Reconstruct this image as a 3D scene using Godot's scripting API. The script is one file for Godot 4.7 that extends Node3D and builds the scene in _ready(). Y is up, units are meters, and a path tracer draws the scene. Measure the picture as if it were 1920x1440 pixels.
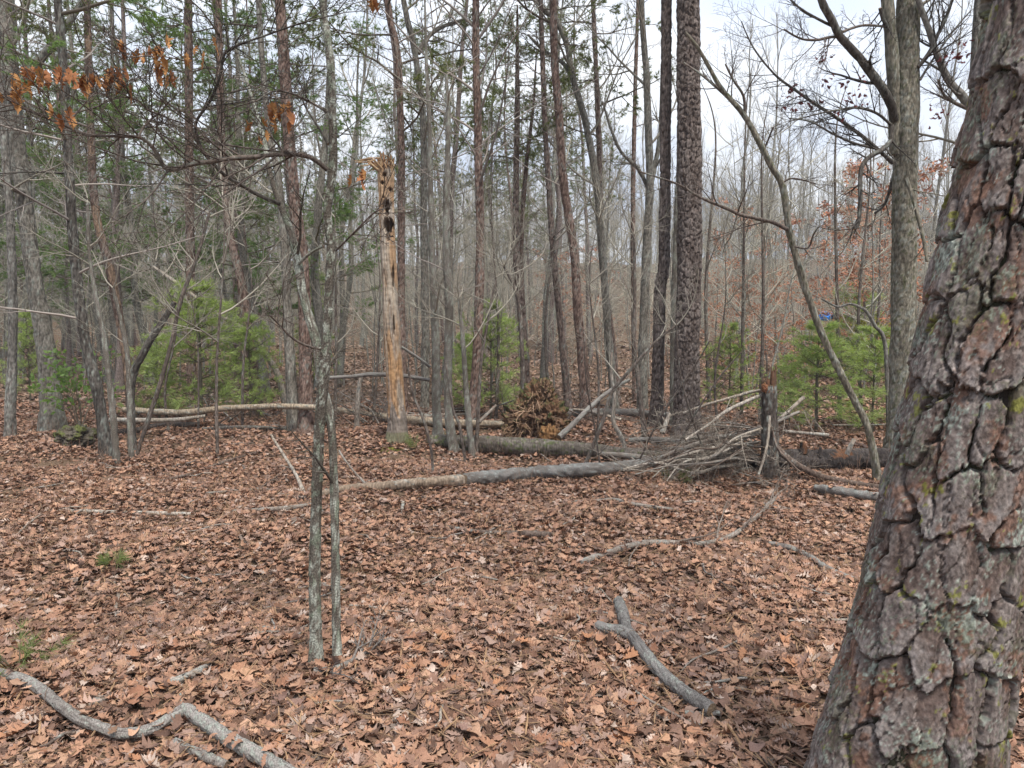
extends Node3D
# A leaf-strewn clearing in a mixed pine and oak wood under an overcast sky.

const F := 1383.0                       # focal length in photograph pixels (1920 x 1440)
const EYE := Vector3(0, 1.6, 0)
const PITCH := 0.0866

var rng := RandomNumberGenerator.new()
var nz := FastNoiseLite.new()           # smooth
var nc := FastNoiseLite.new()           # cells
var nv := FastNoiseLite.new()           # one value per cell
var M := {}
var used := {}
var lib := {}                           # shared boughs and limbs
var leaf_meshes: Array[ArrayMesh] = []
var flare := 0.0
var perch: Array[Vector3] = []          # where fallen leaves have caught on wood and at tree bases
var crumpled: Array[ArrayMesh] = []

class MB:
	var v := PackedVector3Array()
	var n := PackedVector3Array()
	var c := PackedColorArray()
	var i := PackedInt32Array()
	func tri(a: Vector3, b: Vector3, d: Vector3, col: Color) -> void:
		var nn := (d - a).cross(b - a).normalized()
		var k := v.size()
		v.append(a); v.append(b); v.append(d)
		n.append(nn); n.append(nn); n.append(nn)
		c.append(col); c.append(col); c.append(col)
		i.append(k); i.append(k + 1); i.append(k + 2)
	func put(o: MB, xf: Transform3D) -> void:
		var k := v.size()
		v.append_array(xf * o.v)
		n.append_array(Transform3D(xf.basis.orthonormalized(), Vector3.ZERO) * o.n)
		c.append_array(o.c)
		for j in o.i:
			i.append(j + k)
	func mesh(mat: Material) -> ArrayMesh:
		var a := []
		a.resize(Mesh.ARRAY_MAX)
		a[Mesh.ARRAY_VERTEX] = v
		a[Mesh.ARRAY_NORMAL] = n
		a[Mesh.ARRAY_COLOR] = c
		a[Mesh.ARRAY_INDEX] = i
		var m := ArrayMesh.new()
		m.add_surface_from_arrays(Mesh.PRIMITIVE_TRIANGLES, a)
		m.surface_set_material(0, mat)
		return m

# ---------------------------------------------------------------- naming and tagging
func numbered(called: String) -> String:
	used[called] = used.get(called, -1) + 1
	return called if used[called] == 0 else "%s_%03d" % [called, used[called]]

func tag(o: Node, label: String, category: String, group := "", kind := "") -> void:
	if label != "": o.set_meta("label", label)
	if category != "": o.set_meta("category", category)
	if group != "": o.set_meta("group", group)
	if kind != "": o.set_meta("kind", kind)

func thing(called: String, label: String, category: String, at: Vector3, group := "") -> Node3D:
	var o := Node3D.new()
	o.name = numbered(called)
	add_child(o)
	o.position = at
	tag(o, label, category, group)
	return o

func part(called: String, mesh: Mesh, parent: Node) -> MeshInstance3D:
	var o := MeshInstance3D.new()
	o.name = called
	o.mesh = mesh
	parent.add_child(o, true)
	return o

func single(called: String, mesh: Mesh, at: Vector3, label: String, category: String, group := "") -> MeshInstance3D:
	var o := MeshInstance3D.new()
	o.name = numbered(called)
	o.mesh = mesh
	add_child(o)
	o.position = at
	tag(o, label, category, group)
	return o

# ---------------------------------------------------------------- where things stand
func hgt(x: float, z: float) -> float:
	var d := sqrt(x * x + z * z)
	var h := 0.10 * nz.get_noise_2d(x * 0.55, z * 0.55) * smoothstep(1.0, 5.0, d) + 0.03 * nz.get_noise_2d(x * 2.3 + 40.0, z * 2.3)
	if d > 12.0 and z < 0.0:
		var front := smoothstep(0.0, 0.45, -z / d)
		var start := 19.0 - 6.0 * clampf(x / d * 1.8, -0.6, 1.0)
		h += front * (11.0 * smoothstep(start, 150.0, d) + 2.4 * nz.get_noise_2d(x * 0.06, z * 0.06) * smoothstep(18.0, 60.0, d))
	return h

func ray(px: float, py: float) -> Vector3:
	var a := (720.0 - py) / F
	return Vector3((px - 960.0) / F, -sin(PITCH) + a * cos(PITCH), -cos(PITCH) - a * sin(PITCH))

func P(px: float, py: float, depth: float) -> Vector3:
	var r := ray(px, py)
	return EYE + r * (depth / -r.z)

func G(px: float, py: float) -> Vector3:
	var r := ray(px, py)
	var t := 0.8
	while t < 160.0:
		var q := EYE + r * t
		if q.y < hgt(q.x, q.z):
			break
		t *= 1.02
	var a := t / 1.02
	for k in 14:
		var m := (a + t) * 0.5
		var q := EYE + r * m
		if q.y < hgt(q.x, q.z): t = m
		else: a = m
	return EYE + r * t

func per_px(p: Vector3) -> float:       # metres per photograph pixel at a point
	return ((p - EYE).dot(Vector3(0, -sin(PITCH), -cos(PITCH)))) / F

func oblique(p: Vector3) -> float:       # an upright stem looks wider away from the middle of the lens
	return -p.z / sqrt(p.x * p.x + p.z * p.z)

# ---------------------------------------------------------------- tubes
func rv() -> Vector3:
	return Vector3(rng.randf_range(-1, 1), rng.randf_range(-1, 1), rng.randf_range(-1, 1))

func twig(mb: MB, p: PackedVector3Array, r: PackedFloat32Array, sides: int, col: Color) -> void:
	var k0 := mb.v.size()
	var last := p.size() - 1
	var up := Vector3(0.31, 0.22, 0.925)
	for k in last + 1:
		var t := (p[mini(k + 1, last)] - p[maxi(k - 1, 0)]).normalized()
		var x := t.cross(up).normalized()
		var y := x.cross(t)
		for s in sides:
			var a := TAU * s / sides
			var nn := x * cos(a) + y * sin(a)
			mb.v.append(p[k] + nn * r[k])
			mb.n.append(nn)
			mb.c.append(col)
	for k in last:
		for s in sides:
			var a := k0 + k * sides + s
			var b := k0 + k * sides + (s + 1) % sides
			mb.i.append(a); mb.i.append(b); mb.i.append(a + sides)
			mb.i.append(b); mb.i.append(b + sides); mb.i.append(a + sides)

func spline(p: PackedVector3Array, r: PackedFloat32Array, step: float) -> Array:
	var op := PackedVector3Array()
	var orad := PackedFloat32Array()
	var last := p.size() - 1
	for k in last:
		var a := p[maxi(k - 1, 0)]
		var b := p[k]
		var c := p[k + 1]
		var d := p[mini(k + 2, last)]
		var n := maxi(1, int(ceil(b.distance_to(c) / step)))
		for j in n:
			var t := float(j) / n
			op.append(0.5 * (2.0 * b + (c - a) * t + (2.0 * a - 5.0 * b + 4.0 * c - d) * t * t + (3.0 * b - a - 3.0 * c + d) * t * t * t))
			orad.append(lerpf(r[k], r[k + 1], t))
	op.append(p[last])
	orad.append(r[last])
	return [op, orad]

# bark: a, b base tones; f tone of the furrows; l lichen with coverage lc; mode 0 smooth, 1 furrows, 2 plates
func bark(mb: MB, p0: PackedVector3Array, r0: PackedFloat32Array, sides: int, step: float, sty: Dictionary, capped := true) -> void:
	var sp := spline(p0, r0, step)
	var p: PackedVector3Array = sp[0]
	var r: PackedFloat32Array = sp[1]
	var ca: Color = sty.a
	var cb: Color = sty.b
	var cf: Color = sty.f
	var cl: Color = sty.l
	var lc: float = sty.lc
	var mode: int = sty.mode
	var depth: float = sty.depth
	var fr: float = sty.fr
	var wob: float = sty.get("wob", 0.04)
	var cm: Color = sty.get("m", cl)
	var ls: float = sty.get("ls", 1.0)
	var peel: Color = sty.get("p", cb)
	var pc: float = sty.get("pc", 0.0)
	var off := Vector3(rng.randf() * 50.0, rng.randf() * 50.0, rng.randf() * 50.0)
	var k0 := mb.v.size()
	var rows := p.size()
	var along := 0.0
	var up := Vector3(0.31, 0.22, 0.925) if absf((p[rows - 1] - p[0]).normalized().z) < 0.75 else Vector3(0.1, 0.99, 0.05)
	for k in rows:
		if k: along += p[k].distance_to(p[k - 1])
		var t := (p[mini(k + 1, rows - 1)] - p[maxi(k - 1, 0)]).normalized()
		var x := t.cross(up).normalized()
		var y := x.cross(t)
		for s in sides:
			var a := TAU * s / sides
			var nn := x * cos(a) + y * sin(a)
			var q := Vector3(cos(a) * r[k], along, sin(a) * r[k]) + off
			var g := nz.get_noise_3d(q.x * 5.0, q.y * 2.0, q.z * 5.0)
			var g2 := nz.get_noise_3d(q.x * 19.0, q.y * 11.0, q.z * 19.0)
			var rr := r[k] * (1.0 + wob * g * 2.0)
			if flare > 0.0:
				rr *= 1.0 + flare * exp(-maxf(along - 0.10, 0.0) / (r[0] * 2.2)) * (1.0 + 0.6 * sin(a * 3.0 + off.x) + 0.4 * sin(a * 5.0 + off.y))
			var dep := minf(depth, r[k] * 0.16)
			var col := ca.lerp(cb, clampf(0.5 + g + 0.6 * g2, 0.0, 1.0))
			if mode == 1:
				var e := 1.0 - absf(nz.get_noise_3d(q.x * fr, q.y * fr * 0.16, q.z * fr)) * 2.6
				rr += dep * (0.4 - clampf(e, 0.0, 1.0)) 
				col = col.lerp(cf, clampf(e * e * e, 0.0, 1.0) * 0.8)
			elif mode == 2:
				var wq := q + Vector3(g2, g, -g2) * 0.018
				var e := nc.get_noise_3d(wq.x * fr, wq.y * fr * 0.55, wq.z * fr) + 1.0 + 0.10 * g2
				var w := smoothstep(0.02, 0.17, e)
				col = col * (1.0 + 0.20 * nv.get_noise_3d(wq.x * fr, wq.y * fr * 0.55, wq.z * fr))
				rr += dep * (w - 0.6) + dep * 0.5 * g2
				col = cf.lerp(col, w)
			else:
				rr += dep * g2
			if lc > 0.0:
				var l := 0.75 * nz.get_noise_3d(q.x * 17.0 * ls + 9.0, q.y * 14.0 * ls, q.z * 17.0 * ls) + 0.75 * nz.get_noise_3d(q.x * 52.0 * ls, q.y * 47.0 * ls, q.z * 52.0 * ls) + 0.35 * g
				var lw := smoothstep(0.02, 0.14, l - (0.62 - lc))
				if lw > 0.0:
					rr += lw * minf(0.003, r[k] * 0.08)
					col = col.lerp(cl if g2 > -0.12 else cm, lw * 0.9)
			if pc > 0.0:
				var pw := smoothstep(0.0, 0.06, nz.get_noise_3d(q.x * 4.0 + 70.0, q.y * 1.6, q.z * 4.0) + 0.3 * g2 - (0.45 - pc))
				if pw > 0.0:
					rr -= pw * minf(0.006, r[k] * 0.08)
					col = col.lerp(peel, pw)
			mb.v.append(p[k] + nn * rr)
			mb.c.append(col)
	for k in rows:
		for s in sides:
			var dv := mb.v[k0 + mini(k + 1, rows - 1) * sides + s] - mb.v[k0 + maxi(k - 1, 0) * sides + s]
			var du := mb.v[k0 + k * sides + (s + 1) % sides] - mb.v[k0 + k * sides + (s + sides - 1) % sides]
			mb.n.append(dv.cross(du).normalized())
	for k in rows - 1:
		for s in sides:
			var a := k0 + k * sides + s
			var b := k0 + k * sides + (s + 1) % sides
			mb.i.append(a); mb.i.append(b); mb.i.append(a + sides)
			mb.i.append(b); mb.i.append(b + sides); mb.i.append(a + sides)
	if capped:
		var wood: Color = sty.get("cap", Color(0.34, 0.25, 0.17))
		for e in [0, rows - 1]:
			var t: Vector3 = (p[0] - p[1]).normalized() if e == 0 else (p[rows - 1] - p[rows - 2]).normalized()
			var mid: Vector3 = p[e] + t * r[e] * 0.15
			for s in sides:
				var a: Vector3 = mb.v[k0 + e * sides + s]
				var b: Vector3 = mb.v[k0 + e * sides + (s + 1) % sides]
				if e == 0: mb.tri(a, mid, b, wood)
				else: mb.tri(a, b, mid, wood)

# a branch that divides; prm: lv levels, nc children per level, lr length ratio, ang, wig, up, t0, col
func grow(mb: MB, p: Vector3, d: Vector3, length: float, r: float, lvl: int, prm: Dictionary, tips: Array) -> void:
	var ns := clampi(int(length / float(prm.get("seg", 0.16))), 3, 8)
	var pts := PackedVector3Array()
	var rs := PackedFloat32Array()
	var wig: float = prm.wig
	var upw: float = prm.up
	for k in ns + 1:
		pts.append(p)
		rs.append(maxf(r * (1.0 - 0.78 * k / ns), prm.get("rmin", 0.0012)))
		if k == ns: break
		d = (d + rv() * wig + Vector3.UP * upw).normalized()
		p += d * length / ns
	var col: Color = prm.col
	twig(mb, pts, rs, 5 if lvl == 0 else (4 if lvl == 1 else 3), col * rng.randf_range(0.8, 1.2))
	if lvl < int(prm.lv):
		var n: int = prm.nc[lvl]
		for c in n:
			var t: float = lerpf(prm.t0, 0.99, (c + rng.randf()) / n)
			var fk := t * ns
			var k := mini(int(fk), ns - 1)
			var at := pts[k].lerp(pts[k + 1], fk - k)
			var tan_ := (pts[k + 1] - pts[k]).normalized()
			var side := tan_.cross(rv()).normalized()
			if prm.has("flat"):
				side = Vector3(side.x, side.y * float(prm.flat), side.z).normalized()
			var dir := (tan_ * cos(float(prm.ang)) + side * sin(float(prm.ang))).normalized()
			grow(mb, at, dir, length * float(prm.lr) * rng.randf_range(0.6, 1.2) * (1.25 - 0.7 * t), rs[k] * 0.62, lvl + 1, prm, tips)
	if lvl >= int(prm.lv) - 1:
		for k in range(1, ns + 1):
			tips.append([pts[k], (pts[k] - pts[k - 1]).normalized(), float(k) / ns, lvl])

func tuft(mb: MB, p: Vector3, d: Vector3, length: float, n: int, w: float, col: Color, spread := 0.75) -> void:
	for k in n:
		var e := (d + rv() * spread).normalized()
		var s := e.cross(rv()).normalized() * w
		mb.tri(p - s, p + s, p + e * length * rng.randf_range(0.7, 1.1) + Vector3(0, -0.1 * length, 0), col * rng.randf_range(0.65, 1.35))

# ---------------------------------------------------------------- styles and materials
func style(a: Color, b: Color, f: Color, l: Color, lc: float, mode: int, depth: float, fr: float, more := {}) -> Dictionary:
	var s := {"a": a, "b": b, "f": f, "l": l, "lc": lc, "mode": mode, "depth": depth, "fr": fr}
	s.merge(more)
	return s

var S := {}

func coat(sty: String) -> Material:
	return M.speckle if sty in ["lichen", "mottled", "old", "lichlog", "stick"] else M.bark

func noise_tex(freq: float, lo: float, hi: float, kind: int, seed_: int, oct := 4) -> NoiseTexture2D:
	var n := FastNoiseLite.new()
	n.noise_type = kind
	n.frequency = freq
	n.seed = seed_
	n.fractal_octaves = oct
	var t := NoiseTexture2D.new()
	t.width = 512
	t.height = 512
	t.seamless = true
	t.noise = n
	var g := Gradient.new()
	g.set_color(0, Color(lo, lo, lo))
	g.set_color(1, Color(hi, hi, hi))
	t.color_ramp = g
	return t

func vmat(called: String, rough: float, spec: float) -> StandardMaterial3D:
	var m := StandardMaterial3D.new()
	m.resource_name = called
	m.vertex_color_use_as_albedo = true
	m.roughness = rough
	m.metallic_specular = spec
	M[called] = m
	return m

func materials() -> void:
	var grain := noise_tex(0.02, 0.42, 1.0, FastNoiseLite.TYPE_SIMPLEX_SMOOTH, 3, 6)
	var rough_h := noise_tex(0.03, 0.0, 1.0, FastNoiseLite.TYPE_SIMPLEX_SMOOTH, 5, 5)
	var m := vmat("bark", 0.95, 0.2)
	m.albedo_texture = grain
	m.uv1_triplanar = true
	m.uv1_scale = Vector3(3.6, 1.2, 3.6)
	m.heightmap_enabled = true
	m.heightmap_texture = rough_h
	m.heightmap_scale = 0.7
	m = vmat("speckle", 0.95, 0.2)
	m.albedo_texture = noise_tex(0.035, 0.40, 1.0, FastNoiseLite.TYPE_SIMPLEX_SMOOTH, 14, 6)
	m.uv1_triplanar = true
	m.uv1_scale = Vector3(6.5, 5.0, 6.5)
	m.heightmap_enabled = true
	m.heightmap_texture = rough_h
	m.heightmap_scale = 0.4
	m = vmat("plate", 0.92, 0.25)
	m.albedo_texture = grain
	m.uv1_triplanar = true
	m.uv1_scale = Vector3(7.0, 4.0, 7.0)
	m.heightmap_enabled = true
	m.heightmap_texture = rough_h
	m.heightmap_scale = 0.2
	m = vmat("wood", 0.9, 0.25)
	m.albedo_texture = noise_tex(0.015, 0.66, 1.0, FastNoiseLite.TYPE_SIMPLEX_SMOOTH, 8, 5)
	m.uv1_triplanar = true
	m.uv1_scale = Vector3(2.0, 2.0, 2.0)
	vmat("twig", 0.9, 0.2)
	m = vmat("needle", 0.7, 0.3)
	m.backlight_enabled = true
	m.backlight = Color(0.95, 1.0, 0.65)
	m = vmat("leaf", 0.78, 0.3)
	m.albedo_texture = noise_tex(0.03, 0.70, 1.0, FastNoiseLite.TYPE_SIMPLEX_SMOOTH, 31, 5)
	m.uv1_triplanar = true
	m.uv1_scale = Vector3(0.9, 0.9, 0.9)
	m.backlight_enabled = true
	m.backlight = Color(0.35, 0.3, 0.25)
	m = StandardMaterial3D.new()
	m.resource_name = "leaf mould"
	m.roughness = 1.0
	m.metallic_specular = 0.1
	m.albedo_color = Color(0.58, 0.49, 0.41)
	m.albedo_texture = noise_tex(0.11, 0.35, 1.0, FastNoiseLite.TYPE_CELLULAR, 21, 3)
	m.uv1_triplanar = true
	m.uv1_world_triplanar = true
	m.uv1_scale = Vector3(0.55, 0.55, 0.55)
	m.heightmap_enabled = true
	m.heightmap_texture = m.albedo_texture
	m.heightmap_scale = 3.0
	M["ground"] = m

	S = {
		"oak": style(Color(0.327, 0.299, 0.252), Color(0.440, 0.409, 0.353), Color(0.108, 0.090, 0.078), Color(0.44, 0.47, 0.41), 0.16, 1, 0.016, 16.0),
		"dark": style(Color(0.151, 0.134, 0.117), Color(0.240, 0.220, 0.194), Color(0.072, 0.060, 0.054), Color(0.40, 0.43, 0.38), 0.20, 1, 0.010, 20.0),
		"lichen": style(Color(0.243, 0.212, 0.179), Color(0.357, 0.325, 0.284), Color(0.096, 0.084, 0.072), Color(0.50, 0.52, 0.45), 0.46, 0, 0.006, 20.0, {"m": Color(0.36, 0.375, 0.30)}),
		"pine": style(Color(0.307, 0.233, 0.198), Color(0.414, 0.321, 0.275), Color(0.132, 0.084, 0.072), Color(0.38, 0.40, 0.36), 0.03, 2, 0.010, 13.0),
		"red": style(Color(0.324, 0.225, 0.181), Color(0.428, 0.309, 0.258), Color(0.144, 0.090, 0.072), Color(0.38, 0.40, 0.36), 0.05, 2, 0.006, 20.0),
		"peeled": style(Color(0.260, 0.189, 0.156), Color(0.351, 0.260, 0.221), Color(0.144, 0.096, 0.072), Color(0.38, 0.40, 0.36), 0.05, 2, 0.006, 20.0, {"p": Color(0.44, 0.31, 0.22), "pc": 0.14}),
		"plates": style(Color(0.225, 0.18, 0.16), Color(0.315, 0.265, 0.24), Color(0.12, 0.092, 0.08), Color(0.36, 0.38, 0.34), 0.0, 2, 0.015, 17.0),
		"grey": style(Color(0.300, 0.281, 0.250), Color(0.388, 0.362, 0.325), Color(0.144, 0.126, 0.108), Color(0.46, 0.48, 0.43), 0.24, 1, 0.008, 18.0),
		"mossoak": style(Color(0.298, 0.267, 0.210), Color(0.420, 0.388, 0.307), Color(0.120, 0.108, 0.078), Color(0.42, 0.44, 0.38), 0.36, 1, 0.007, 24.0, {"m": Color(0.17, 0.18, 0.10)}),
		"slim": style(Color(0.200, 0.162, 0.139), Color(0.308, 0.254, 0.216), Color(0.108, 0.084, 0.072), Color(0.38, 0.40, 0.35), 0.14, 0, 0.002, 20.0),
		"bare": style(Color(0.50, 0.40, 0.29), Color(0.60, 0.50, 0.38), Color(0.33, 0.23, 0.15), Color(0.45, 0.47, 0.42), 0.06, 1, 0.003, 30.0),
		"log": style(Color(0.425, 0.325, 0.237), Color(0.550, 0.450, 0.350), Color(0.288, 0.192, 0.132), Color(0.47, 0.50, 0.46), 0.10, 0, 0.006, 26.0, {"m": Color(0.24, 0.25, 0.23)}),
		"lichlog": style(Color(0.270, 0.243, 0.216), Color(0.392, 0.365, 0.338), Color(0.120, 0.096, 0.084), Color(0.47, 0.49, 0.46), 0.36, 0, 0.010, 26.0, {"m": Color(0.28, 0.29, 0.27), "ls": 1.6}),
		"moss": style(Color(0.204, 0.174, 0.144), Color(0.300, 0.264, 0.228), Color(0.108, 0.090, 0.072), Color(0.17, 0.20, 0.085), 0.22, 1, 0.012, 14.0),
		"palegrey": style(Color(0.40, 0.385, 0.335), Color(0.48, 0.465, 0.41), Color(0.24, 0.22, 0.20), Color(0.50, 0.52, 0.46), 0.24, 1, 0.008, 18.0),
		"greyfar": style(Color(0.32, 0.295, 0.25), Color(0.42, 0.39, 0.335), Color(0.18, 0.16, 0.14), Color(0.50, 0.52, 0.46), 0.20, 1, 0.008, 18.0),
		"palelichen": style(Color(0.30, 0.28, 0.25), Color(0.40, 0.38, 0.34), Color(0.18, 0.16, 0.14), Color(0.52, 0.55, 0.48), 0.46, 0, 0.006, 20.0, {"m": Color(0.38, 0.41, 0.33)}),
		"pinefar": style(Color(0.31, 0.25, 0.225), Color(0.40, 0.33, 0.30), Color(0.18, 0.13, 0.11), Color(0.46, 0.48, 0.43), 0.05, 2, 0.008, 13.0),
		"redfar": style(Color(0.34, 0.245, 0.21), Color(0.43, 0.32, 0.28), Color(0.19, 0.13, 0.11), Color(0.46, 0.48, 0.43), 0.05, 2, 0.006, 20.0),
		"mottled": style(Color(0.20, 0.175, 0.145), Color(0.31, 0.28, 0.235), Color(0.12, 0.10, 0.085), Color(0.62, 0.65, 0.56), 0.58, 1, 0.0025, 60.0, {"m": Color(0.36, 0.40, 0.31), "ls": 1.25}),
		"char": style(Color(0.077, 0.066, 0.061), Color(0.138, 0.119, 0.110), Color(0.042, 0.036, 0.036), Color(0.36, 0.36, 0.34), 0.0, 1, 0.014, 14.0, {"p": Color(0.20, 0.105, 0.06), "pc": 0.1}),
		"stick": style(Color(0.390, 0.325, 0.273), Color(0.546, 0.481, 0.416), Color(0.216, 0.168, 0.132), Color(0.46, 0.48, 0.44), 0.20, 1, 0.002, 60.0, {"ls": 2.0}),
		"brown": style(Color(0.213, 0.156, 0.125), Color(0.312, 0.244, 0.200), Color(0.120, 0.084, 0.072), Color(0.46, 0.48, 0.44), 0.05, 1, 0.002, 60.0),
		"pale": style(Color(0.506, 0.437, 0.356), Color(0.644, 0.575, 0.494), Color(0.360, 0.276, 0.216), Color(0.46, 0.48, 0.44), 0.08, 1, 0.002, 60.0),
		"old": style(Color(0.360, 0.324, 0.294), Color(0.504, 0.468, 0.432), Color(0.156, 0.132, 0.120), Color(0.47, 0.50, 0.44), 0.26, 1, 0.007, 50.0, {"ls": 2.0}),
	}

# ---------------------------------------------------------------- shared boughs and limbs
func make_library() -> void:
	for k in 5:                          # pitch and scrub pine: ragged dark tufts
		var mb := MB.new()
		var tips := []
		grow(mb, Vector3.ZERO, Vector3(1, 0.12, 0), 2.0, 0.022, 0, {"lv": 2, "nc": [10, 4], "lr": 0.34, "ang": 0.85, "wig": 0.17, "up": 0.035, "t0": 0.22, "col": Color(0.195, 0.158, 0.135), "flat": 0.5, "rmin": 0.002}, tips)
		for t in tips:
			if t[3] == 2 and rng.randf() < 0.85:
				tuft(mb, t[0], t[1], 0.125, 10, 0.0072, Color(0.135, 0.159, 0.077).lerp(Color(0.202, 0.211, 0.110), rng.randf()), 0.8)
		lib["scrub%d" % k] = mb
	for k in 4:                          # white pine: flat, soft, greener sprays
		var mb := MB.new()
		var tips := []
		grow(mb, Vector3.ZERO, Vector3(1, 0.05, 0), 2.2, 0.024, 0, {"lv": 2, "nc": [13, 4], "lr": 0.36, "ang": 0.8, "wig": 0.09, "up": 0.02, "t0": 0.25, "col": Color(0.210, 0.180, 0.150), "flat": 0.25, "rmin": 0.002}, tips)
		for t in tips:
			if t[3] == 2 and rng.randf() < 0.8:
				tuft(mb, t[0], t[1], 0.14, 11, 0.0062, Color(0.135, 0.208, 0.086).lerp(Color(0.202, 0.284, 0.120), rng.randf()), 0.7)
		lib["soft%d" % k] = mb
	for k in 5:                          # leafless hardwood limb
		var mb := MB.new()
		grow(mb, Vector3.ZERO, Vector3(1, 0.5, 0), 2.4, 0.026, 0, {"lv": 2, "nc": [9, 7], "lr": 0.48, "ang": 0.72, "wig": 0.16, "up": 0.07, "t0": 0.15, "col": Color(0.275, 0.255, 0.21), "rmin": 0.0016}, [])
		lib["limb%d" % k] = mb
	for k in 4:                          # dead pine limb: nearly straight with short twigs
		var mb := MB.new()
		grow(mb, Vector3.ZERO, Vector3(1, 0.15, 0), 1.7, 0.016, 0, {"lv": 2, "nc": [6, 3], "lr": 0.36, "ang": 0.8, "wig": 0.13, "up": 0.03, "t0": 0.2, "col": Color(0.26, 0.23, 0.205), "rmin": 0.0016}, [])
		lib["dead%d" % k] = mb
	for k in ["scrub0", "scrub1", "scrub2", "scrub3", "scrub4", "soft0", "soft1", "soft2", "soft3"]:
		lib[k + "m"] = lib[k].mesh(M.needle)
	for k in ["limb0", "limb1", "limb2", "limb3", "limb4", "dead0", "dead1", "dead2", "dead3"]:
		lib[k + "m"] = lib[k].mesh(M.twig)

func pick(kind: String) -> String:
	return kind + str(rng.randi() % (5 if kind in ["scrub", "limb"] else 4))

func outward(yaw: float, rise: float, scale_: float, roll := 0.0) -> Basis:
	return (Basis(Vector3.UP, yaw) * Basis(Vector3.BACK, rise) * Basis(Vector3.RIGHT, roll)).scaled(Vector3.ONE * scale_)

# ---------------------------------------------------------------- leaves
func leaf_mesh(kind: int, curl: float, bend: float, twist: float) -> ArrayMesh:
	var ts := [0.0, 0.12, 0.22, 0.31, 0.41, 0.50, 0.61, 0.69, 0.79, 0.88, 1.0] if kind == 0 else [0.0, 0.1, 0.22, 0.36, 0.5, 0.64, 0.78, 0.9, 1.0]
	var ws := [0.012, 0.045, 0.16, 0.095, 0.26, 0.12, 0.30, 0.13, 0.20, 0.075, 0.0] if kind == 0 else [0.01, 0.12, 0.21, 0.27, 0.28, 0.25, 0.18, 0.10, 0.0]
	var mb := MB.new()
	for k in ts.size():
		var t: float = ts[k]
		for s in [-1, 0, 1]:
			var w: float = ws[k] * s * rng.randf_range(0.8, 1.2)
			var fwd: float = 0.06 if ws[k] > 0.15 and s != 0 and kind == 0 else 0.0
			var y: float = curl * w * w * 6.0 + bend * (t - 0.45) * (t - 0.45) + twist * w * (t - 0.5) * 2.0 + (rng.randf_range(-0.02, 0.02) if s != 0 else 0.0)
			mb.v.append(Vector3(w, y, 0.5 - t - fwd))
			mb.n.append(Vector3.ZERO)
			var shade := rng.randf_range(0.85, 1.0) * (1.0 if s != 0 else 0.92)
			mb.c.append(Color(shade, shade, shade))
	for k in ts.size() - 1:
		for s in 2:
			var a := k * 3 + s
			for t in [[a, a + 3, a + 1], [a + 1, a + 3, a + 4]]:
				mb.i.append(t[0]); mb.i.append(t[1]); mb.i.append(t[2])
				var nn := (mb.v[t[2]] - mb.v[t[0]]).cross(mb.v[t[1]] - mb.v[t[0]])
				for q in t: mb.n[q] += nn
	for k in mb.n.size(): mb.n[k] = mb.n[k].normalized()
	if mb.n[4].y < 0.0:
		for k in mb.n.size(): mb.n[k] = -mb.n[k]
		for k in range(0, mb.i.size(), 3):
			var s := mb.i[k]
			mb.i[k] = mb.i[k + 1]
			mb.i[k + 1] = s
	return mb.mesh(M.leaf)

func leaf_color() -> Color:
	var u := rng.randf()
	var c: Color
	if u < 0.38: c = Color(0.43, 0.222, 0.132).lerp(Color(0.33, 0.163, 0.10), rng.randf())
	elif u < 0.62: c = Color(0.22, 0.108, 0.07).lerp(Color(0.12, 0.062, 0.045), rng.randf())
	elif u < 0.78: c = Color(0.53, 0.31, 0.19).lerp(Color(0.46, 0.265, 0.17), rng.randf())
	elif u < 0.95: c = Color(0.40, 0.265, 0.21).lerp(Color(0.30, 0.19, 0.155), rng.randf())
	else: c = Color(0.54, 0.43, 0.36)
	var g := (c.r + c.g + c.b) / 3.0
	c = c.lerp(Color(0.40, 0.285, 0.22), 0.26)
	return c * (rng.randf_range(0.95, 1.45) if rng.randf() > 0.08 else rng.randf_range(0.35, 0.6))

func leaf_basis(size: float, flat: float) -> Basis:
	var b := Basis(Vector3.UP, rng.randf() * TAU)
	var ax := Vector3(rng.randf_range(-1, 1), 0, rng.randf_range(-1, 1)).normalized()
	var tilt := absf(rng.randfn(0.0, flat))
	b = Basis(ax, tilt) * b
	if rng.randf() < 0.4: b = b * Basis(Vector3.BACK, PI)
	return b.scaled_local(Vector3(size * rng.randf_range(0.85, 1.1), size, size))

func scatter(called: String, kind: MultiMesh, parent: Node) -> void:
	var o := MultiMeshInstance3D.new()
	o.name = called
	o.multimesh = kind
	parent.add_child(o, true)
	o.set_meta("kind", "stuff")

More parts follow.
